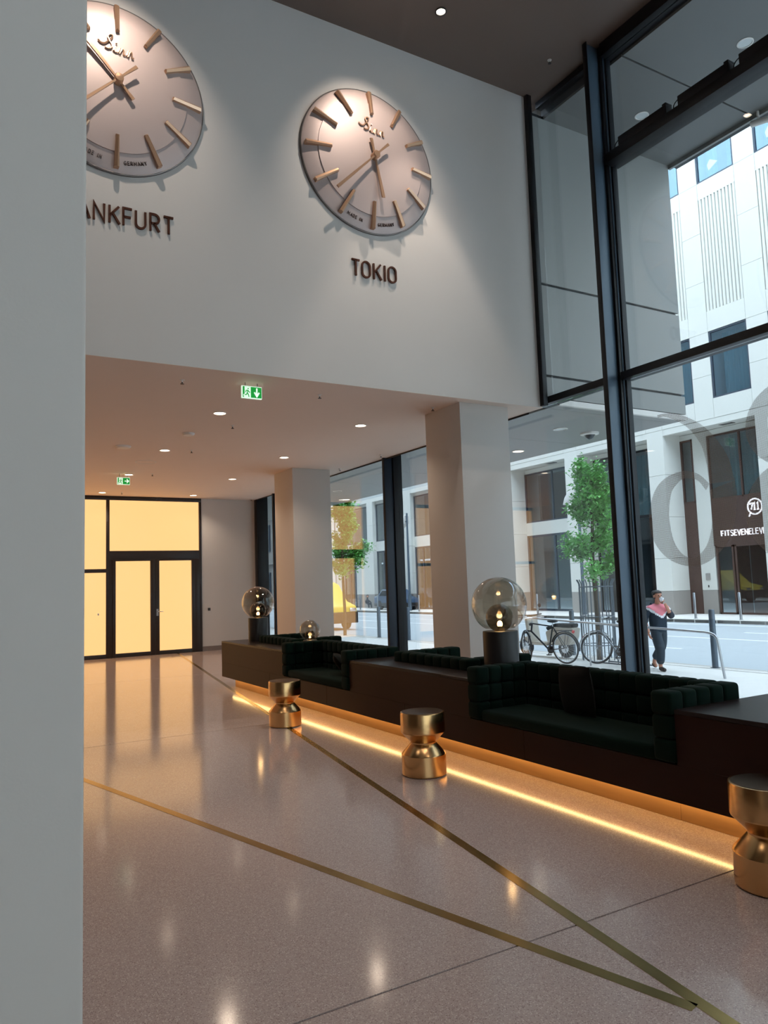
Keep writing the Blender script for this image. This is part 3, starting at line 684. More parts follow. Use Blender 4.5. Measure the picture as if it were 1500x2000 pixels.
dup(st, (3.57, 8.62, 0), 'brass hourglass stool, farthest one, near the bench end', .7)
dup(st, (3.80, 2.56, 0), 'brass hourglass stool cut by the right edge of the view', 1.3)

# ================================================================== outside: our own building's overhang
ZG = -.25
XE = 10.95
blk = thing('overhang', 'grey panelled overhang of this building outside the glass', 'building', (9.3, 8.4, 4.3), kind='structure')
box(7.72, XE-.04, 8.37, 8.7, 4.3, 8.95).build('core_wall', PANELJ, blk)
for z0, z1 in ((6.165, 8.87), (4.725, 6.125), (4.375, 4.685)): box(7.7, XE, 8.33, 8.37, z0, z1).build('wall_panel', PANELG, blk)
box(8.02, XE+.01, 8.31, 8.37, 4.27, 4.355).build('drip_trim', TRIMW, blk)
box(8.03, XE+.3, -8, 8.37, 8.91, 9.1).build('soffit_core', PANELJ, blk)
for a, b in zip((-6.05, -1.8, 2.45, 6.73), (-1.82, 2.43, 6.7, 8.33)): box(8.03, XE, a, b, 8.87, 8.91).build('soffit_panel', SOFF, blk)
box(XE, XE+.05, -8, 8.33, 8.8, 9.3).build('edge_trim', PANELG, blk)
box(8.03, XE-.02, 8.4, 60, 4.32, 4.5).build('soffit_core', PANELJ, blk)
sy = [8.38]+[8.6+2.15*k for k in range(24)]
for a, b in zip(sy[:-1], sy[1:]): box(8.03, XE, a+.006, b-.006, 4.28, 4.32).build('soffit_panel', PANELG, blk)
box(7.4, 7.95, 20.9, 140, -.25, 4.3).build('street_wall', PANELJ, blk); box(8.06, XE-.01, 8.7, 140, 4.5, 24).build('upper_block', PANELG, blk); box(8.06, XE-.01, -9, 8.7, 9.36, 24).build('upper_block', PANELG, blk)
DLO = mat('soffit_lens', (200, 205, 205), rough=.2, emit=(230, 240, 245), estr=.02)
for x, y, z, lab in ((9.34, 5.73, 8.87, 'silver downlight in the high outside soffit at the upper right'), (9.36, 7.53, 8.87, 'silver downlight in the high outside soffit beside the tall fin')):
    downlight(x, y, z, lab, r=.09, power=0, group='downlights in the outside soffit', lens=DLO)
for x, y, lab in ((9.37, 9.73, 'round downlight in the low outside soffit beside the dome camera'), (10.13, 11.77, 'lit oval downlight in the low outside soffit near the column'),
                  (10.6, 20.4, 'lit downlight in the low outside soffit above the tree behind the columns'), (9.4, 18.6, 'dark downlight in the low outside soffit between the columns')):
    downlight(x, y, 4.28, lab, r=.11, power=0, group='downlights in the outside soffit', lens=LAMPW if 'lit' in lab else DLO)
t = thing('dome_camera', 'dome security camera under the low outside soffit', 'security camera', (10.15, 9.8, 4.28))
MB().lathe([(.17, 0), (.165, -.03), (.1, -.045)], (10.15, 9.8, 4.28), 28).build('housing', TRIMW, t); MB().sphere((10.15, 9.8, 4.24), .085, 20, 12, sc=(1, 1, -1), th1=PI/2).build('dome', CARG, t, smooth=80)
t = thing('emergency_luminaire', 'square white fitting on the high outside soffit', 'light fitting', (10.05, 7.48, 8.87))
box(9.93, 10.17, 7.36, 7.6, 8.835, 8.87).build('housing', TRIMW, t, bevel=.006); box(10.02, 10.08, 7.4, 7.56, 8.83, 8.836).build('slot', DGREY, t)
t = thing('security_camera', 'small bullet camera hanging at the high soffit edge', 'security camera', (10.93, 6.6, 8.87))
MB().cyl((10.93, 6.6, 8.87), (10.93, 6.6, 8.76), .02, n=10).build('bracket', TRIMW, t); MB().cyl((10.93, 6.72, 8.72), (10.98, 6.46, 8.68), .05, n=14).build('body', TRIMW, t); MB().cyl((10.98, 6.46, 8.68), (10.984, 6.44, 8.677), .04, n=14).build('lens', BLACK, t)

# ================================================================== street
pav = struct('pavement', box(8.0, 13.66, -9.2, 100, ZG-.2, ZG), PAVE, 'pale stone pavement just outside the glass', 'pavement')
struct('pavement_corner', box(-40, 13.66, -60, -9.2, ZG-.2, ZG), PAVE, 'pale pavement at the building corner behind the viewer', 'pavement')
o = thing('stone_block', 'unseen pale block behind the viewer, added to limit sky light', 'building', (0, -40, ZG)); box(-40, 25, -60, -26, ZG, 17).build('wall', STONEW, o); box(-40, 25.2, -60, -25.7, 17, 17.4).build('cornice', STONEW, o)  # added out of view to hold back sky light through the rear glazing
COB = mat('cobble', (206, 202, 196), rough=.8, var=.3, vscale=30, bump=.6, bscale=30)
box(13.25, 13.5, -9, 100, ZG-.05, ZG+.006).build('cobble_band', COB, pav)
ks = box(-.08, .08, -.495, .495, -.14, .0).mesh('kerb_stone', KERB, bevel=.012, seg=1)
for k in range(40): piece('kerb_stone', ks, pav, (13.58, 4.5+k, ZG+.004))
road = struct('road', box(13.66, 25.9, -10, 100, -.6, -.3), ASPH, 'light grey asphalt street with white lane lines', 'road')
for x, a, b, w in ((19.95, -8, 16.9, .14), (19.95, 26, 60, .14), (16.75, 13.4, 15.6, .12), (16.75, 20.5, 24, .12), (16.75, 27, 31, .12), (25.1, -8, 60, .16), (22.35, 8, 15.4, .14), (22.35, 24, 60, .12)):
    box(x-w/2, x+w/2, a, b, -.31, -.296).build('lane_line', LINEW, road)
fp = struct('pavement_far', box(25.9, 30.6, -10, 100, -.5, -.17), PAVE, 'pale pavement in front of the white building across the street', 'pavement')
for k in range(48): piece('kerb_stone', ks, fp, (25.98, 10.5+k, -.166))

# ================================================================== white building across the street
XB, XR = 28.6, 29.8
bld = thing('office_building', 'white stone office building with fluted panels across the street', 'building', (XB, 25, -.17))
wall = box(30.9, 31.2, -5, 62, -.17, 27).build('back_wall', ROOMD, bld)
y_b = lambda i: 18.54+2.76*i
IR = range(-5, 8)
def panel_mesh(dy, dz, m=STONEW, dx=.1): return box(0, dx, .006, dy-.006, .006, dz-.006).mesh('stone_panel', m)
zj = (8.33, 10.24, 12.14, 14.42, 16.62, 18.89, 21.0, 23.2, 25.4)
pm = {(a, b): panel_mesh(.95, b-a) for a, b in zip(zj[:-1], zj[1:])}
sm = {q: panel_mesh(1.81, q[1]-q[0]) for q in ((8.33, 9.19), (12.15, 13.05), (18.13, 18.89), (21.85, 22.8))}
box(28.69, 28.72, y_b(-5)-1, y_b(8), 8.33, 8.34).build('joint_line', PANELJ, bld)
slat_n = 11; sw = 1.81/slat_n
sl = MB().prism([(0, .12), (.0, .03), (.02, 0), (sw*.62, 0), (sw*.62+.02, .03), (sw*.62+.02, .12)], lambda a, b, d: (b, a, d), 13.05, 18.13).mesh('fluted_slat', STONEW)
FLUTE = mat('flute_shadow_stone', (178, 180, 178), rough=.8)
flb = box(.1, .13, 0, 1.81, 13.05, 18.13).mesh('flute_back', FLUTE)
def curtain(y0, y1, z0, z1, x, m=CURT, amp=.05, wl=.22):
    n = max(8, int((y1-y0)/.04)); pts = [(y0+(y1-y0)*k/n) for k in range(n+1)]
    v = []; 
    for y in pts: v += [(x+amp*math.sin(2*PI*y/wl)+.4*amp*math.sin(2*PI*y/wl*2.3), y, z0), (x+amp*math.sin(2*PI*y/wl)+.4*amp*math.sin(2*PI*y/wl*2.3), y, z1)]
    return MB().add(v, [(2*k, 2*k+2, 2*k+3, 2*k+1) for k in range(n)])
PEACH = mat('peach_lamp_panel', (255, 225, 190), emit=(255, 214, 170), estr=.8)
def facade_window(y0, y1, z0, z1, cur):
    fr = MB(); w = .07
    for q in ((y0, y0+w, z0, z1), (y1-w, y1, z0, z1), (y0+w, y1-w, z0, z0+w), (y0+w, y1-w, z1-w, z1)): fr.box(28.63, 28.74, *q)
    o = fr.build('window', FRAMEB, bld)
    box(28.68, 28.695, y0+w, y1-w, z0+w, z1-w).build('pane', GLASSF, o)
    MB().add([(28.75, y0, z0), (28.75, y1, z0), (28.75, y1, z1), (28.75, y0, z1), (30.2, y0, z0), (30.2, y1, z0), (30.2, y1, z1), (30.2, y0, z1)],
             [(4, 5, 6, 7), (0, 4, 7, 3), (1, 2, 6, 5), (0, 1, 5, 4), (3, 7, 6, 2)]).build('room', ROOMD, o)
    for a, b in cur: curtain(y0+a, y0+b, z0+.03, z1-.1, 29.1).build('curtain', CURT, o)
    return o
for i in IR:
    y0 = y_b(i)
    for q, me in pm.items(): piece('stone_panel', me, bld, (XB, y0-.95, q[0]))
    for q, me in sm.items(): piece('stone_panel', me, bld, (XB, y0, q[0]))
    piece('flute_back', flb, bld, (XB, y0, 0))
    for k in range(slat_n): piece('fluted_slat', sl, bld, (XB, y0+k*sw+.02, 0))
    if -3 <= i <= 4:
        facade_window(y0, y0+1.81, 9.19, 12.15, ((.35, 1.45),) if i % 2 == 0 else ((.1, .9),))
        o = facade_window(y0, y0+1.81, 18.89, 21.85, ((.15, .55), (1.1, 1.6)))
        MB().prism([(y0+1.0, 19.72), (y0+1.45, 19.5), (y0+1.5, 19.75), (y0+1.35, 19.95)], lambda a, b, d: (29.0+d, a, b), 0, .04).build('lamp_panel', PEACH, o)
# ground storey columns and recessed fronts
cpan = [(-.17, .9, STONEG), (.9, 2.4, STONEW), (2.4, 4.3, STONEW), (4.3, 6.25, STONEW), (6.25, 8.33, STONEW)]
cm = [(z0, box(0, 1.25, .0, .91, .006, z1-z0-.006).mesh('column_block', m)) for z0, z1, m in cpan]
cc = [17.59+5.52*k for k in range(-3, 8)]
for y in cc:
    for z0, me in cm: piece('column_block', me, bld, (XB, y, z0))
box(XB+.02, 31, -5, 62, 8.12, 8.33).build('recess_soffit', STONEW, bld); box(XB+.012, XB+.3, -5, 62, 8.05, 8.325).build('beam', STONEW, bld)
for k, y in enumerate(cc): box(29.0, 29.5, y+2.4, y+3.0, 8.1, 8.12).build('soffit_vent', DGREY, bld)
def glaz(y0, y1, z0, z1, fm=FRAMEB, back=ROOMD, w=.08, nmul=1, x=XR):
    fr = MB()
    for q in ((y0, y0+w, z0, z1), (y1-w, y1, z0, z1), (y0, y1, z0, z0+w), (y0, y1, z1-w, z1)): fr.box(x-.04, x+.06, *q)
    for m in range(1, nmul): ym = y0+(y1-y0)*m/nmul; fr.box(x-.04, x+.06, ym-w/2, ym+w/2, z0, z1)
    o = fr.build('shop_window', fm, bld)
    for m in range(nmul):
        a, b = y0+(y1-y0)*m/nmul, y0+(y1-y0)*(m+1)/nmul
        box(x+.0, x+.015, a+w/2, b-w/2, z0+w, z1-w).build('pane', GLASSS, o)
    box(x+1.05, x+1.08, y0, y1, z0, z1).build('interior', back, o)
    return o
for k, y in enumerate(cc[:-1]):
    a, b = y+.91, y+5.52
    if k == 3:      # entrance bay with the lit sign
        glaz(22.45, 23.11, 4.9, 7.85, BRONZE, ROOMD); box(XR-.03, XR+.06, 22.45, 23.11, -.17, 4.9).build('bronze_panel', BRONZE, bld)
        box(XR-.02, XR+.1, 21.68, 22.45, .9, 7.85).build('stone_panel', STONEW, bld); box(XR-.02, XR+.1, 21.68, 22.45, -.17, .89).build('plinth_panel', STONEG, bld)
        box(XR-.02, XR+.1, a, b, 7.85, 8.1).build('stone_panel', STONEW, bld)
        o = glaz(a, 21.68, 4.9, 7.85, BRONZE, ROOMD, nmul=2); curtain(a+.2, 20.9, 4.9, 7.8, 30.3, amp=.06, wl=.3).build('curtain', CURT, o)
        box(XR-.04, XR+.06, a, 21.68, 2.86, 4.9).build('bronze_panel', BRONZE, bld)
        o = glaz(20.75, 21.6, -.17, 2.86, BRONZE, ROOMB); glaz(19.0, 20.68, -.17, 2.86, BRONZE, ROOMB, nmul=1)
        box(XR-.05, XR-.02, 22.0, 22.22, 1.35, 1.65).build('plate', STONEG, bld); box(XR-.05, XR-.02, 22.09, 22.13, 1.02, 1.12).build('bell', DGREY, bld)
    elif k == 4:
        o = glaz(a, b, -.17, 7.85, VANB, ROOMD, w=.1, nmul=2); curtain(a+.1, b-.2, 4.6, 7.7, 30.4, amp=.08, wl=.35).build('curtain', CURT, o); box(XR-.03, XR+.05, a, b, 4.5, 4.62).build('transom', VANB, o)
        box(30.4, 30.44, a, b, -.17, 4.5).build('dark_screen', VANB, o)
        box(XR-.02, XR+.1, a, b, 7.85, 8.1).build('stone_panel', STONEW, bld)
    else:
        xr = XR if k < 6 else 28.95
        glaz(a, b, 4.95, 7.85, FRAMEB, ROOMB if k == 5 else ROOMD, nmul=2 if k < 6 else 1, x=xr)
        box(xr-.06, xr+.1, a, b, 4.2, 4.95).build('stone_panel', STONEW, bld); box(xr-.02, xr+.1, a, b, 7.85, 8.1).build('stone_panel', STONEW, bld)
        o = glaz(a+(2.6 if k > 5 else 0), b, -.17, 4.2, FRAMEB, ROOMD, w=.12, nmul=2, x=xr)
        if k > 5: box(xr-.02, xr+.1, a, a+2.6, .9, 4.2).build('stone_panel', STONEW, bld); box(xr-.02, xr+.1, a, a+2.6, -.17, .9).build('plinth_panel', STONEG, bld)
# lit sign on the bronze front: letters face -X and run towards -Y
sg = thing('shop_sign', 'white lit letters and round logo on the brown front across the street', 'sign', (XR, 20.3, 3.27))
y = 21.24; h = .235
for n, ch in enumerate('FITSEVENELEVEN'):
    letter(ch, h, .046 if n < 3 else .026, lambda a, b, d, y=y: (XR-.06-d, y-a, 3.26+b), 0, .03).build('letter', LETW, sg)
    y -= (FONT[ch][0]+(.24 if n < 3 else .17))*h
rc = (19.55, 4.42)
MB().ribbon([(rc[0]+.33*math.cos(2*PI*k/32), rc[1]+.33*math.sin(2*PI*k/32)) for k in range(32)], .055, lambda a, b, d: (XR-.06-d, a, b), 0, .03, closed=True).ribbon([(rc[0]+.2, rc[1]-.22), (rc[0]+.3, rc[1]-.42)], .055, lambda a, b, d: (XR-.06-d, a, b), 0, .03).build('logo_ring', LETW, sg)
for n, ch in enumerate('711'):
    letter(ch, .28, .05, lambda a, b, d, n=n: (XR-.06-d, rc[0]+.22-a-n*.155, rc[1]-.13+b), 0, .03).build('logo_digit', LETW, sg)

for nm, a, b, lab in (('stone_block', -60, -5.2, 'pale stone block across the street, out of view'), ('stone_block', 93, 140, 'pale stone block at the street end, out of view')):
    o = thing('stone_block', lab, 'building', (30, (a+b)/2, -.2)); box(28.7, 36, a, b, -.2, 24).build('wall', STONEW, o); box(28.5, 36.1, a, b, 24, 24.4).build('cornice', STONEW, o)

# grey old stone house further down the street
og = thing('stone_house', 'old grey stone house far down the street', 'building', (28, 75, -.2))
box(28.3, 36, 64, 92, -.2, 22).build('wall', STONEO, og)
for z in (4.0, 8.6, 13): box(28.0, 28.5, 63.8, 92.2, z, z+.35).build('cornice', STONEO, og)
for k in range(5):
    yy = 66+k*5.2
    for z0, z1 in ((.9, 3.2), (5.3, 8.0), (9.8, 12.2)):
        w = box(28.2, 28.32, yy, yy+1.9, z0, z1).build('window', FRAMEB, og); box(28.18, 28.2, yy+.12, yy+1.78, z0+.12, z1-.12).build('pane', CARG, w)
    for z in (.6, 1.4, 2.2, 3.0): box(28.22, 28.3, yy+2.3, yy+4.8, z, z+.72).build('ashlar_block', STONEO, og)

# ------------------------------------------------ bollards, masts, rail
def bollard(x, y, z, h, r, label, m=BOLL, grp='bollards along the near kerb'):
    t = thing('bollard', label, 'bollard', (x, y, z), grp)
    MB().lathe([(0, z), (r, z), (r, z+h-.02), (r*.8, z+h), (0, z+h)], (x, y, 0), 18).build('post', m, t)
    MB().lathe([(r, z), (r*1.6, z), (r*1.6, z+.012), (r, z+.014)], (x, y, 0), 18).build('foot_ring', m, t)
bollard(13.4, 9.94, ZG, 1.17, .06, 'tall grey bollard behind the bent steel handrail'); bollard(13.45, 13.95, ZG, 1.1, .06, 'tall grey bollard behind the parked bicycles')
bollard(13.5, 21.7, ZG, 1.1, .065, 'tall grey bollard seen between the columns, near the black fin'); bollard(13.5, 23.7, ZG, 1.1, .065, 'tall grey bollard seen between the columns, near the yellow vehicle')
for x, y, lab in ((26.5, 20.4, 'steel bollard across the street in front of the narrow brown door'), (26.4, 18.3, 'steel bollard across the street in front of the sign entrance'),
                  (26.5, 29.9, 'steel bollard across the street behind the scooter'), (26.5, 46.6, 'steel bollard across the street beside the sitting person'),
                  (26.5, 43.0, 'steel bollard across the street right of the black fin'), (26.5, 41.2, 'steel bollard across the street near the column edge'), (26.5, 49.2, 'steel bollard across the street near the yellow vehicle')):
    bollard(x, y, -.17, 1.05, .05, lab, STEEL, 'bollards along the far kerb')
def street_lamp(x, y, label, h):
    t = thing('street_lamp', label, 'street lamp', (x, y, -.17), 'street lamps across the road')
    MB().cyl((x, y, -.17), (x, y, h+.5), .09, .06, 12).build('pole', BOLL, t); MB().cyl((x, y, -.17), (x, y, .9), .13, .12, 12).build('pole_base', BOLL, t)
    MB().prism([(.15, .0), (1.1, -.35), (.95, .0), (.3, .62), (.15, .55)], lambda a, b, d: (x-.1+d, y+a*.9, h-.2+b), 0, .35).build('head', TRIMW, t, bevel=.02)
    MB().cyl((x, y, h-.05), (x, y+.25, h-.05), .05, n=8).build('arm', BOLL, t)
street_lamp(27.2, 27.3, 'street lamp with angular white head beside the small tree', 5.9); street_lamp(27.0, 43.1, 'street lamp with angular white head seen between the columns', 5.9)
t = thing('handrail', 'bent steel tube handrail outside the window', 'handrail', (12.15, 11, ZG))
rl = [(12.1, 15.2, .77), (12.1, 9.15, .575), (12.1, 9.03, .56), (12.11, 8.96, .53), (12.13, 8.92, .47), (12.2, 8.87, ZG)]
MB().tube(rl, .024, 12).build('rail', STEEL, t, smooth=60)
for yy, zz in ((12.05, .665), (15.1, .765)): MB().cyl((12.1, yy, ZG), (12.1, yy, zz), .02, n=10).build('post', STEEL, t)

# ------------------------------------------------ trees
def tree(x, y, label, zt, zb, r, seed, guard=True, n=2600, ls=.085):
    rnd = random.Random(seed); t = thing('street_tree', label, 'tree', (x, y, ZG), 'street trees on the near pavement')
    tr = MB(); tr.tube([(x, y, ZG), (x+.02, y, ZG+1), (x-.03, y+.02, zb+.6), (x, y-.02, (zb+zt)/2), (x, y, zt-.15)], [.07, .06, .05, .035, .008], 8)
    tips = []
    for k in range(34):
        u = rnd.random(); z = zb+.1+(zt-zb)*.85*u; a = rnd.random()*2*PI; L = r*(1.05-.75*u)*rnd.uniform(.55, 1.0)
        e = (x+L*math.cos(a), y+L*math.sin(a), z+.25+.3*rnd.random()); tr.tube([(x, y, z), ((x+e[0])/2, (y+e[1])/2, z+.1), e], [.016, .011, .004], 5); tips.append(((x, y, z), e))
    tr.build('trunk', BARK, t)
    lf = MB()
    for k in range(n):
        a, b = rnd.choice(tips); u = rnd.uniform(.25, 1.05)
        p = Vector(a).lerp(Vector(b), u)+Vector((rnd.gauss(0, .1), rnd.gauss(0, .1), rnd.gauss(0, .1)))
        m = Matrix.Rotation(rnd.random()*6.28, 3, 'Z') @ Matrix.Rotation(rnd.uniform(-.9, .9), 3, 'X'); s = ls*rnd.uniform(.7, 1.3)
        lf.add([p+m @ Vector(q) for q in ((0, -s*.5, 0), (s*.36, -s*.05, .012), (0, s*.62, 0), (-s*.36, -s*.05, .012))], [(0, 1, 2), (0, 2, 3)])
    o = lf.build('foliage', LEAF, t, smooth=0); o['kind'] = 'stuff'
    if guard:
        t2 = thing('tree_guard', 'round cage of grey bars around the slim street tree', 'tree guard', (x, y, ZG))
        bar = MB().tube([(0, 0, 0), (0, 0, 1.75), (.05, 0, 1.85)], .013, 6).mesh('guard_bar', BOLL)
        for k in range(14): a = 2*PI*k/14; piece('guard_bar', bar, t2, (x+.38*math.cos(a), y+.38*math.sin(a), ZG), (0, 0, a))
        for z in (ZG+.35, ZG+1.0, ZG+1.68): MB().tube([(x+.38*math.cos(2*PI*k/28), y+.38*math.sin(2*PI*k/28), z) for k in range(28)], .012, 6, True).build('guard_ring', BOLL, t2)
    return t
tree(13.1, 12.75, 'slim green street tree in a bar guard behind the bicycles', 4.35, 1.45, .86, 3, n=8200, ls=.095)
tree(13.3, 26.0, 'green street tree partly hidden by the deeper column', 4.95, 1.9, 1.35, 5, False, 6500, .13)

# ------------------------------------------------ bicycles
def bicycle(F, B, label, frame_m, steer=.3, lean=0, basket=False):
    # F, B ground contact of front and back wheel
    F, B = Vector(F), Vector(B); d = (F-B); d.z = 0; L = d.length; d.normalize(); s = Vector((-d.y, d.x, 0)); up = (Vector((0, 0, 1))+s*lean).normalized()
    t = thing('bicycle', label, 'bicycle', tuple((F+B)/2), 'bicycles at the handrail')
    P = lambda a, h, w=0: B+d*a+up*h+s*w
    r = .345
    def wheel(c, dr, name):
        n = dr.cross(up).normalized(); u2 = up
        ring = lambda rad, k: c+rad*(math.cos(2*PI*k/40)*dr+math.sin(2*PI*k/40)*u2)
        w = MB().tube([ring(r-.018, k) for k in range(40)], .02, 8, True).build(name, RUBBER, t, smooth=60)
        MB().tube([ring(r-.042, k) for k in range(40)], .011, 6, True).build('rim', CHROME, w, smooth=60)
        sp = MB()
        for k in range(28): sp.cyl(c+n*.025*(1 if k % 2 else -1), c+(r-.045)*(math.cos(2*PI*k/28)*dr+math.sin(2*PI*k/28)*u2), .0022, n=4)
        sp.build('spokes', CHROME, w)
        MB().cyl(c-n*.05, c+n*.05, .02, n=10).build('wheel_hub', CHROME, w)
    fd = (Matrix.Rotation(steer, 3, 'Z') @ d)
    wheel(P(0, r), d, 'wheel'); wheel(P(L, r), fd, 'wheel')
    bb, st, hd, hl = P(.44, .29), P(.30, .82), P(L-.20, .88), P(L-.16, .70)
    f = MB()
    for a, b, q in ((bb, st, .017), (st, hd, .016), (bb, hl, .02), (hd, hl, .021), (bb, P(0, r, .05), .01), (bb, P(0, r, -.05), .01), (st, P(0, r, .05), .009), (st, P(0, r, -.05), .009)): f.cyl(a, b, q, n=10)
    f.build('frame', frame_m, t)
    c = P(L, r); n = fd.cross(up).normalized()
    MB().tube([hl, c+up*(r+.03)+n*.0-fd*.03]+[], .018, 8).cyl(c+up*(r+.02)+n*.05-fd*.03, c+n*.05, .011, n=8).cyl(c+up*(r+.02)-n*.05-fd*.03, c-n*.05, .011, n=8).cyl(c+up*(r+.02)+n*.05-fd*.03, c+up*(r+.02)-n*.05-fd*.03, .012, n=8).build('fork', frame_m, t)
    hb = hd+up*.13
    MB().cyl(hd, hb, .014, n=8).tube([hb+n*.30-fd*.14, hb+n*.22-fd*.02, hb+n*.05+fd*.03, hb-n*.05+fd*.03, hb-n*.22-fd*.02, hb-n*.30-fd*.14], .012, 8).build('handlebar', CHROME, t)
    MB().tube([hb+n*.30-fd*.14, hb+n*.27-fd*.10], .017, 8).tube([hb-n*.30-fd*.14, hb-n*.27-fd*.10], .017, 8).build('grips', RUBBER, t)
    MB().cyl(st, st+up*.1, .012, n=8).build('seat_post', CHROME, t)
    sd = st+up*.12; MB().sphere((0, 0, 0), 1, 16, 8).v
    q = MB(); k0 = MB().sphere((0, 0, 0), 1, 16, 8)
    q.add([sd+d*(p[0]*.14)+s*(p[1]*.075*(1-.45*p[0]))+up*(p[2]*.035) for p in (Vector(v) for v in k0.v)], k0.f); q.build('saddle', RUBBER, t, smooth=60)
    rk = MB()
    for w in (-.06, .06): rk.tube([P(.28, .72, w*.4), P(-.02, .74, w), P(-.2, .74, w)], .006, 6).cyl(P(0, r, w), P(-.08, .74, w), .006, n=6)
    for a in (.1, 0, -.1, -.2): rk.cyl(P(a, .74, -.06), P(a, .74, .06), .005, n=6)
    rk.build('rack', BIKEF, t)
    MB().cyl(P(-.22, .72), P(-.25, .71), .035, n=12).build('tail_reflector', REDP, t)
    for c2, dr in ((P(0, r), d), (P(L, r), fd)):
        MB().tube([c2+(r+.025)*(math.cos(a)*dr+math.sin(a)*up) for a in (R(x) for x in (range(20, 200, 12) if c2 == P(0, r) else range(-5, 150, 12)))], .016, 6).build('mudguard', frame_m if not basket else CHROME, t)
    n2 = d.cross(up).normalized()
    MB().lathe([(0, -.004), (.09, -.004), (.09, .004), (0, .004)], (0, 0, 0), 20)
    MB().cyl(bb+n2*.05, bb+n2*.058, .09, n=24).cyl(bb+n2*.06, bb+n2*.07+d*.1-up*.13, .01, n=6).cyl(bb-n2*.06, bb-n2*.07-d*.1+up*.13, .01, n=6).box(-.045, .045, -.045, .045, -.01, .01, Matrix.Translation(bb+n2*.12+d*.1-up*.13)).box(-.045, .045, -.045, .045, -.01, .01, Matrix.Translation(bb-n2*.12-d*.1+up*.13)).build('crank', DGREY, t)
    MB().cyl(hd+fd*.06-up*.02, hd+fd*.12-up*.02, .035, .045, 12).build('headlamp', DGREY, t)
    return t
bicycle((11.78, 13.72, ZG), (12.0, 12.68, ZG), 'dark bicycle with rear rack and red reflector beside the globe lamp', BIKEF, steer=-.6, lean=.04)
bicycle((12.45, 12.2, ZG), (12.42, 11.15, ZG), 'grey bicycle partly hidden behind the tall black fin', mat('bike_grey', (120, 128, 136), rough=.35, metal=.5), steer=.75, lean=-.03, basket=True)

# bike stand in front of the tree guard
t = thing('bike_stand', 'low grey tube bike stand under the second bicycle', 'bike stand', (12.75, 12.0, ZG))
for k in range(4):
    yy = 11.2+k*.27; MB().tube([(12.6, yy, ZG), (12.75, yy, ZG+.55), (12.9, yy, ZG)], .012, 6).build('hoop', BOLL, t)
MB().cyl((12.6, 11.05, ZG+.015), (12.6, 12.3, ZG+.015), .015, n=8).cyl((12.9, 11.05, ZG+.015), (12.9, 12.3, ZG+.015), .015, n=8).build('ground_bar', BOLL, t)

# ------------------------------------------------ scooter behind the first bicycle
t = thing('motor_scooter', 'cream motor scooter parked behind the dark bicycle', 'scooter', (12.95, 13.9, ZG))
so = Vector((12.9, 13.62, ZG)); sd = Vector((-.12, .99, 0)).normalized(); ss = Vector((-sd.y, sd.x, 0)); SU = Vector((0, 0, 1))
SP = lambda a, h, w=0: so+sd*a+SU*h+ss*w
for a in (0, 1.25):
    c = SP(a, .22); wh = MB().tube([c+.16*(math.cos(2*PI*k/24)*sd+math.sin(2*PI*k/24)*SU) for k in range(24)], .06, 8, True).build('wheel', RUBBER, t, smooth=60); MB().cyl(c-ss*.05, c+ss*.05, .11, n=18).build('rim', CHROME, wh)
def hull(name, prof, w, m, bev=.03): MB().prism(prof, lambda a, b, d: tuple(SP(a, b, d)), -w, w).build(name, m, t, bevel=bev, seg=3)
hull('rear_body', [(-.3, .5), (-.22, .32), (.28, .3), (.45, .36), (.5, .62), (.2, .74), (-.35, .72)], .17, SCOOTW, .05)
hull('footboard', [(.4, .28), (.95, .28), (1.0, .36), (.42, .36)], .16, SCOOTW, .02); hull('leg_shield', [(.93, .3), (1.02, .3), (1.12, .9), (1.03, .98)], .2, SCOOTW, .03)
hull('seat', [(-.3, .73), (.45, .64), (.5, .72), (.2, .82), (-.3, .82)], .14, RUBBER, .03); hull('front_mudguard', [(1.02, .3), (1.1, .46), (1.35, .46), (1.46, .3), (1.3, .4)], .07, SCOOTW, .01)
MB().cyl(SP(1.25, .22), SP(1.06, .98), .03, n=10).tube([SP(1.0, 1.02, .32), SP(1.06, 1.0, .1), SP(1.06, 1.0, -.1), SP(1.0, 1.02, -.32)], .016, 8).build('handlebar', DGREY, t)
MB().sphere(tuple(SP(1.13, .93)), .09, 16, 10).build('headlamp', CHROME, t, smooth=80); MB().tube([SP(.1, .3, .12), SP(.0, .02, .16)], .012, 6).build('stand', DGREY, t)
for w in (.22, -.22): MB().cyl(SP(1.03, 1.02, w), SP(1.0, 1.2, w*1.2), .006, n=6).sphere(tuple(SP(1.0, 1.24, w*1.2)), .055, 12, 8, sc=(1, .4, 1)).build('mirror', DGREY, t)

# ------------------------------------------------ people
def skin_mesh(name, pts, edges, m, parent, sub=2, root=0):
    me = bpy.data.meshes.new(name); o0 = ORG[parent]
    me.from_pydata([tuple(Vector(p[:3])-o0) for p in pts], edges, [])
    o = bpy.data.objects.new(name, me); COL.objects.link(o); o.parent = parent; ORG[o] = o0
    sk = o.modifiers.new('skin', 'SKIN'); sk.use_smooth_shade = True; sk.branch_smoothing = .4
    for k, v in enumerate(me.skin_vertices[0].data):
        r = pts[k][3]; v.radius = r if isinstance(r, tuple) else (r, r); v.use_root = (k == root)
    sb = o.modifiers.new('sub', 'SUBSURF'); sb.levels = sub; sb.render_levels = sub
    dg = bpy.context.evaluated_depsgraph_get(); me2 = bpy.data.meshes.new_from_object(o.evaluated_get(dg)); o.modifiers.clear(); o.data = me2
    me2.materials.clear(); me2.materials.append(m)
    me2.polygons.foreach_set('use_smooth', [True]*len(me2.polygons))
    return o
px, py = 12.42, 10.46
pf = Vector((-.30, -.954, 0)); pr = Vector((-.954, .30, 0))
Q = lambda f, r, u, rad: (*(Vector((px, py, ZG))+pf*f+pr*r+Vector((0, 0, u))), rad)
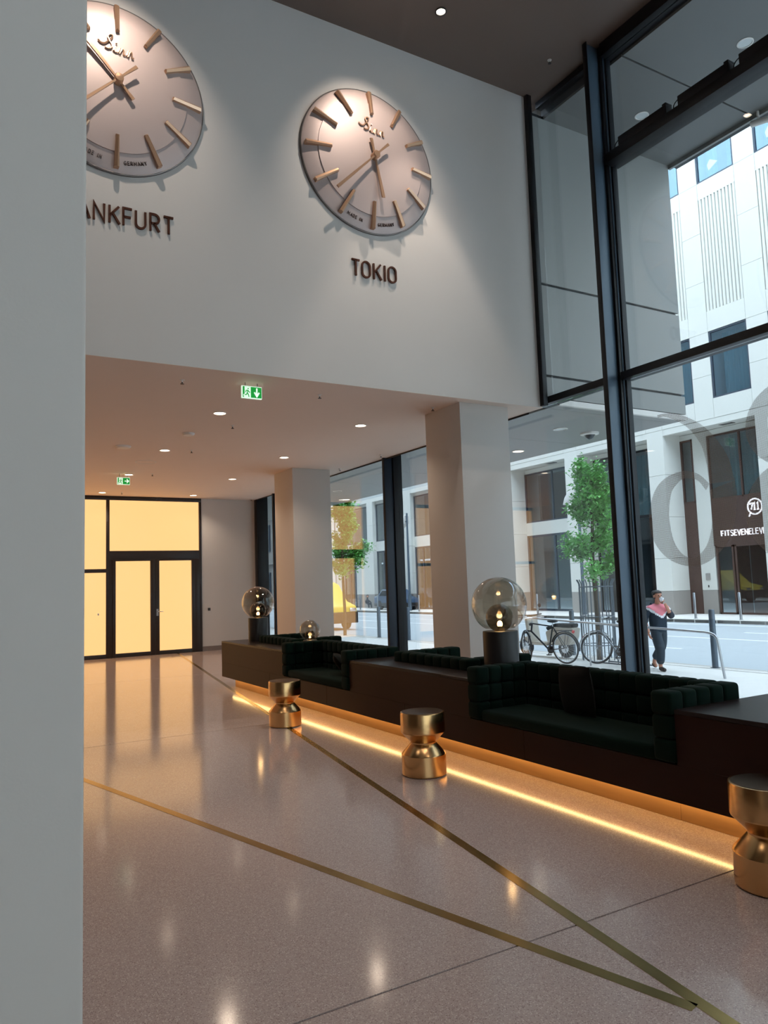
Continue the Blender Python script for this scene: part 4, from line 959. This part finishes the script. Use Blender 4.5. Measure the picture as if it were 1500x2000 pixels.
person = thing('person', 'pedestrian in dark jacket with pink yoke holding a tissue to the mouth', 'person', (px, py, ZG))
# one continuous body: pelvis, spine, neck, head, arms, legs
pts = [Q(0, 0, .84, .125), Q(.0, 0, 1.0, .12), Q(.01, 0, 1.2, .13), Q(.02, 0, 1.30, .085), Q(.035, 0, 1.365, .05), Q(.05, 0, 1.42, .062), Q(.06, 0, 1.48, .086), Q(.055, 0, 1.535, .078), Q(.05, 0, 1.575, .04),
       Q(.02, .17, 1.26, .058), Q(-.09, .245, 1.03, .044), Q(.02, .25, .82, .036), Q(.06, .25, .75, .032),
       Q(.02, -.16, 1.27, .058), Q(.12, -.245, 1.05, .044), Q(.20, -.08, 1.28, .032), Q(.2, -.05, 1.335, .028),
       Q(.02, .085, .78, .09), Q(.16, .085, .44, .062), Q(.12, .085, .1, .042), Q(.15, .085, .05, .042), Q(.26, .085, .035, .034),
       Q(-.02, -.085, .78, .09), Q(-.06, -.085, .45, .062), Q(-.34, -.085, .18, .042), Q(-.37, -.085, .11, .042), Q(-.28, -.085, .04, .034)]
eds = [(0, 1), (1, 2), (2, 3), (3, 4), (4, 5), (5, 6), (6, 7), (7, 8), (2, 9), (9, 10), (10, 11), (11, 12), (2, 13), (13, 14), (14, 15), (15, 16), (0, 17), (17, 18), (18, 19), (19, 20), (20, 21), (0, 22), (22, 23), (23, 24), (24, 25), (25, 26)]
body = skin_mesh('body', pts, eds, SKIN, person)
def fingers(base, dirv, side, curl, scale, name):
    base, dirv, side = Vector(base), Vector(dirv).normalized(), Vector(side).normalized(); n = dirv.cross(side).normalized()*curl
    P0 = [(*base, .026*scale), (*(base+dirv*.045*scale), (.034*scale, .02*scale)), ]; E0 = [(0, 1)]
    for k, (w, L) in enumerate(((-.027, .062), (-.009, .072), (.009, .068), (.027, .054))):
        i = len(P0); q = base+dirv*.06*scale+side*w*scale
        P0 += [(*q, .0095), (*(q+dirv*L*.5*scale+n*.012), .009), (*(q+dirv*L*.8*scale+n*.04), .0075)]; E0 += [(1, i), (i, i+1), (i+1, i+2)]
    i = len(P0); q = base+dirv*.02*scale-side*.035*scale
    P0 += [(*q, .011), (*(q+dirv*.03*scale-side*.022+n*.02), .01), (*(q+dirv*.055*scale-side*.018+n*.035), .008)]; E0 += [(0, i), (i, i+1), (i+1, i+2)]
    return skin_mesh(name, P0, E0, SKIN, person, 1)
W = lambda f, r, u: Q(f, r, u, 0)[:3]
fingers(W(.065, .25, .745), pf*.25+Vector((0, 0, -1)), pf, -1, 1, 'hand'); fingers(W(.195, -.045, 1.34), pr*.5+pf*-.2+Vector((0, 0, .85)), pf*.4+pr*-.6+Vector((0, 0, .4)), 1, 1, 'hand')
# jacket, yoke, trousers, shoes, hair
jk = [Q(0, 0, .76, (.17, .17)), Q(0, 0, .95, (.2, .16)), Q(.01, 0, 1.15, (.2, .165)), Q(.02, 0, 1.27, (.14, .11)), Q(.035, 0, 1.335, .066),
      Q(.02, .18, 1.24, .085), Q(-.09, .25, 1.03, .072), Q(-.03, .25, .92, .062), Q(.02, -.18, 1.24, .085), Q(.12, -.25, 1.05, .07), Q(.17, -.17, 1.16, .058)]
jo = skin_mesh('jacket', jk, [(0, 1), (1, 2), (2, 3), (3, 4), (3, 5), (5, 6), (6, 7), (3, 8), (8, 9), (9, 10)], NAVY, person, sub=3, root=1)
jo.data.materials.append(PINK); jo.data.materials.append(WHITEC)
for pg in jo.data.polygons:                                   # pink yoke with a white chevron below it
    c = pg.center; lat = abs(c.dot(pr)); hv = 1.03+.75*lat
    if lat < .27 and c.z > hv: pg.material_index = 1 if c.z > hv+.045 else 2
tp = [Q(0, 0, .88, .145), Q(.02, .09, .76, .125), Q(.16, .085, .44, .1), Q(.125, .085, .12, .082), Q(-.02, -.09, .76, .125), Q(-.06, -.085, .45, .1), Q(-.33, -.085, .2, .082)]
tp.append(Q(0, 0, 1.0, .13)); skin_mesh('trousers', tp, [(0, 1), (1, 2), (2, 3), (0, 4), (4, 5), (5, 6), (0, 7)], TROUS, person)
for pp in ([Q(.10, .085, .06, .05), Q(.2, .085, .045, .045), Q(.29, .085, .035, .034)], [Q(-.4, -.085, .12, .05), Q(-.36, -.085, .06, .045), Q(-.29, -.085, .035, .034)]): skin_mesh('shoe', pp, [(0, 1), (1, 2)], SHOE, person)
hq = MB(); k0 = MB().sphere((0, 0, 0), 1, 20, 14); hcen = Vector(W(.042, 0, 1.498)); hv = []
for v in k0.v:
    v = Vector(v); fr = v.dot(pf); rad = .098 if not (fr > .3 and v.z < .42) else .055
    hv.append(hcen+v*rad*(1+.06*max(0, v.z)))
hq.add(hv, k0.f).sphere(tuple(Vector(W(-.075, 0, 1.54))), .05, 14, 10); hq.build('hair', HAIR, person, smooth=80)
hc = Vector(W(.06, 0, 1.47))
fc = MB()
for sgn in (-1, 1): fc.sphere(tuple(hc+pf*.075+pr*.03*sgn+Vector((0, 0, .02))), .011, 10, 6)
fc.build('eyes', HAIR, person)
MB().sphere(tuple(hc+pf*.09+Vector((0, 0, -.005))), .016, 10, 8, sc=(1, 1, 1.5)).sphere(tuple(hc+pr*.088+Vector((0, 0, .005))), .02, 10, 8, sc=(.5, 1, 1.5)).build('nose_and_ear', SKIN, person, smooth=80)
tis = thing('tissue', 'crumpled white tissue held to the pedestrian\'s mouth', 'tissue', W(.17, 0, 1.40))
q = MB(); rnd = random.Random(4); k0 = MB().sphere((0, 0, 0), 1, 12, 8)
q.add([Vector(W(.165, -.01, 1.415))+Vector(v)*.045*rnd.uniform(.7, 1.25) for v in k0.v], k0.f); q.build('paper', WHITEC, tis, smooth=0)
bag = thing('backpack', 'pale backpack worn by the pedestrian', 'backpack', W(-.2, 0, 1.0))
MB().box(-.07, .07, -.12, .12, -.16, .16, Matrix.Translation(Vector(W(-.2, 0, 1.12))) @ Matrix.Rotation(math.atan2(pf.y, pf.x), 4, 'Z')).build('pack', WHITEC, bag, bevel=.04, seg=3)
MB().tube([W(-.14, .1, 1.24), W(-.02, .12, 1.34), W(.1, .1, 1.2)], .014, 6).tube([W(-.14, -.1, 1.24), W(-.02, -.12, 1.34), W(.1, -.1, 1.2)], .014, 6).build('strap', NAVY, bag)

# small figure sitting across the street
sx, sy_ = 28.2, 51.2
p2 = thing('person', 'small figure in dark clothes sitting at the foot of the white building', 'person', (sx, sy_, -.17))
Z = lambda a, b, c, r: (sx+a, sy_+b, -.17+c, r)
skin_mesh('body', [Z(0, 0, .16, .15), Z(0, 0, .4, .15), Z(0, 0, .62, .13), Z(0, -.02, .76, .05), Z(0, -.03, .9, .09), Z(-.1, -.35, .42, .08), Z(-.15, -.5, .05, .06), Z(.1, -.35, .42, .08), Z(.1, -.5, .05, .06), Z(-.2, -.05, .55, .055), Z(-.25, -.25, .4, .045), Z(.2, -.05, .55, .055), Z(.22, -.25, .4, .045)],
          [(0, 1), (1, 2), (2, 3), (3, 4), (0, 5), (5, 6), (0, 7), (7, 8), (2, 9), (9, 10), (2, 11), (11, 12)], TROUS, p2, 1)
MB().sphere((sx, sy_-.04, .78), .1, 14, 10, sc=(1, 1, 1.2)).build('hair', HAIR, p2, smooth=80); MB().sphere((sx-.03, sy_-.1, .75), .075, 12, 8).build('face', SKIN, p2, smooth=80)

# ------------------------------------------------ vehicles
def vehicle(name, label, cat, X0, X1, Y0, prof, m, low, glassq, wheels, zg):
    # profile in (length from front, height); front at Y0 facing -Y
    t = thing(name, label, cat, ((X0+X1)/2, Y0+2, zg))
    MB().prism(prof, lambda a, b, d: (d, Y0+a, zg+b), X0, X1).build('body', m, t, bevel=.09, seg=3)
    MB().prism(low, lambda a, b, d: (d, Y0+a, zg+b), X0-.015, X1+.015).build('lower_body', VANB, t, bevel=.03)
    for g in glassq: MB().prism(g, lambda a, b, d: (d, Y0+a, zg+b), X0-.02, X0+.01).build('side_window', CARG, t)
    for a in wheels:
        for xx in (X0-.02, X1-.2):
            w = MB().cyl((xx, Y0+a, zg+.34), (xx+.22, Y0+a, zg+.34), .34, n=28).build('wheel', RUBBER, t, bevel=.03); MB().cyl((xx-.005, Y0+a, zg+.34), (xx+.1, Y0+a, zg+.34), .2, n=20).build('wheel_cap', DGREY, w)
    return t
van = vehicle('delivery_van', 'yellow and black van parked at the near kerb behind the deeper column', 'van', 14.0, 15.9, 29.8,
        [(0, .75), (.05, 1.05), (.9, 1.25), (1.7, 2.0), (2.1, 2.12), (5, 2.12), (5.05, .4), (.05, .4)], YELLOW, [(-.04, .3), (-.04, .78), (.3, .85), (4.9, .7), (5.06, .3)],
        [[(1.15, 1.3), (1.75, 1.92), (2.4, 1.92), (2.4, 1.3)], [(2.5, 1.3), (2.5, 1.92), (4.7, 1.92), (4.7, 1.3)]], (.95, 4.1), -.3)
MB().add([(14.12, 30.78, .98), (15.78, 30.78, .98), (15.72, 31.48, 1.64), (14.18, 31.48, 1.64), (14.12, 30.8, .94), (15.78, 30.8, .94), (15.72, 31.5, 1.6), (14.18, 31.5, 1.6)], [(0, 1, 2, 3), (4, 7, 6, 5), (0, 4, 5, 1), (1, 5, 6, 2), (2, 6, 7, 3), (3, 7, 4, 0)]).build('windscreen', CARG, van)
for xx in (14.12, 15.5): box(xx, xx+.3, 29.74, 29.86, .5, .66).build('headlamp', CHROME, van, bevel=.02)
MB().prism([(29.78+.5, .98), (29.78+.8, .98), (29.78+.76, 1.2), (29.78+.54, 1.2)], lambda a, b, d: (d, a, b), 13.78, 13.97).build('mirror', VANB, van, bevel=.02)
vehicle('car', 'dark blue car standing in the passage across the street', 'car', 27.1, 28.45, 44.0, [(0, .5), (.05, .75), (1.0, .95), (1.6, 1.42), (3.0, 1.45), (3.7, 1.0), (4.2, .95), (4.2, .35), (.05, .35)], CARB,
        [(-.03, .25), (-.03, .5), (4.2, .5), (4.2, .25)], [[(1.25, .98), (1.7, 1.36), (2.9, 1.38), (3.4, 1.0)]], (.8, 3.4), -.17)
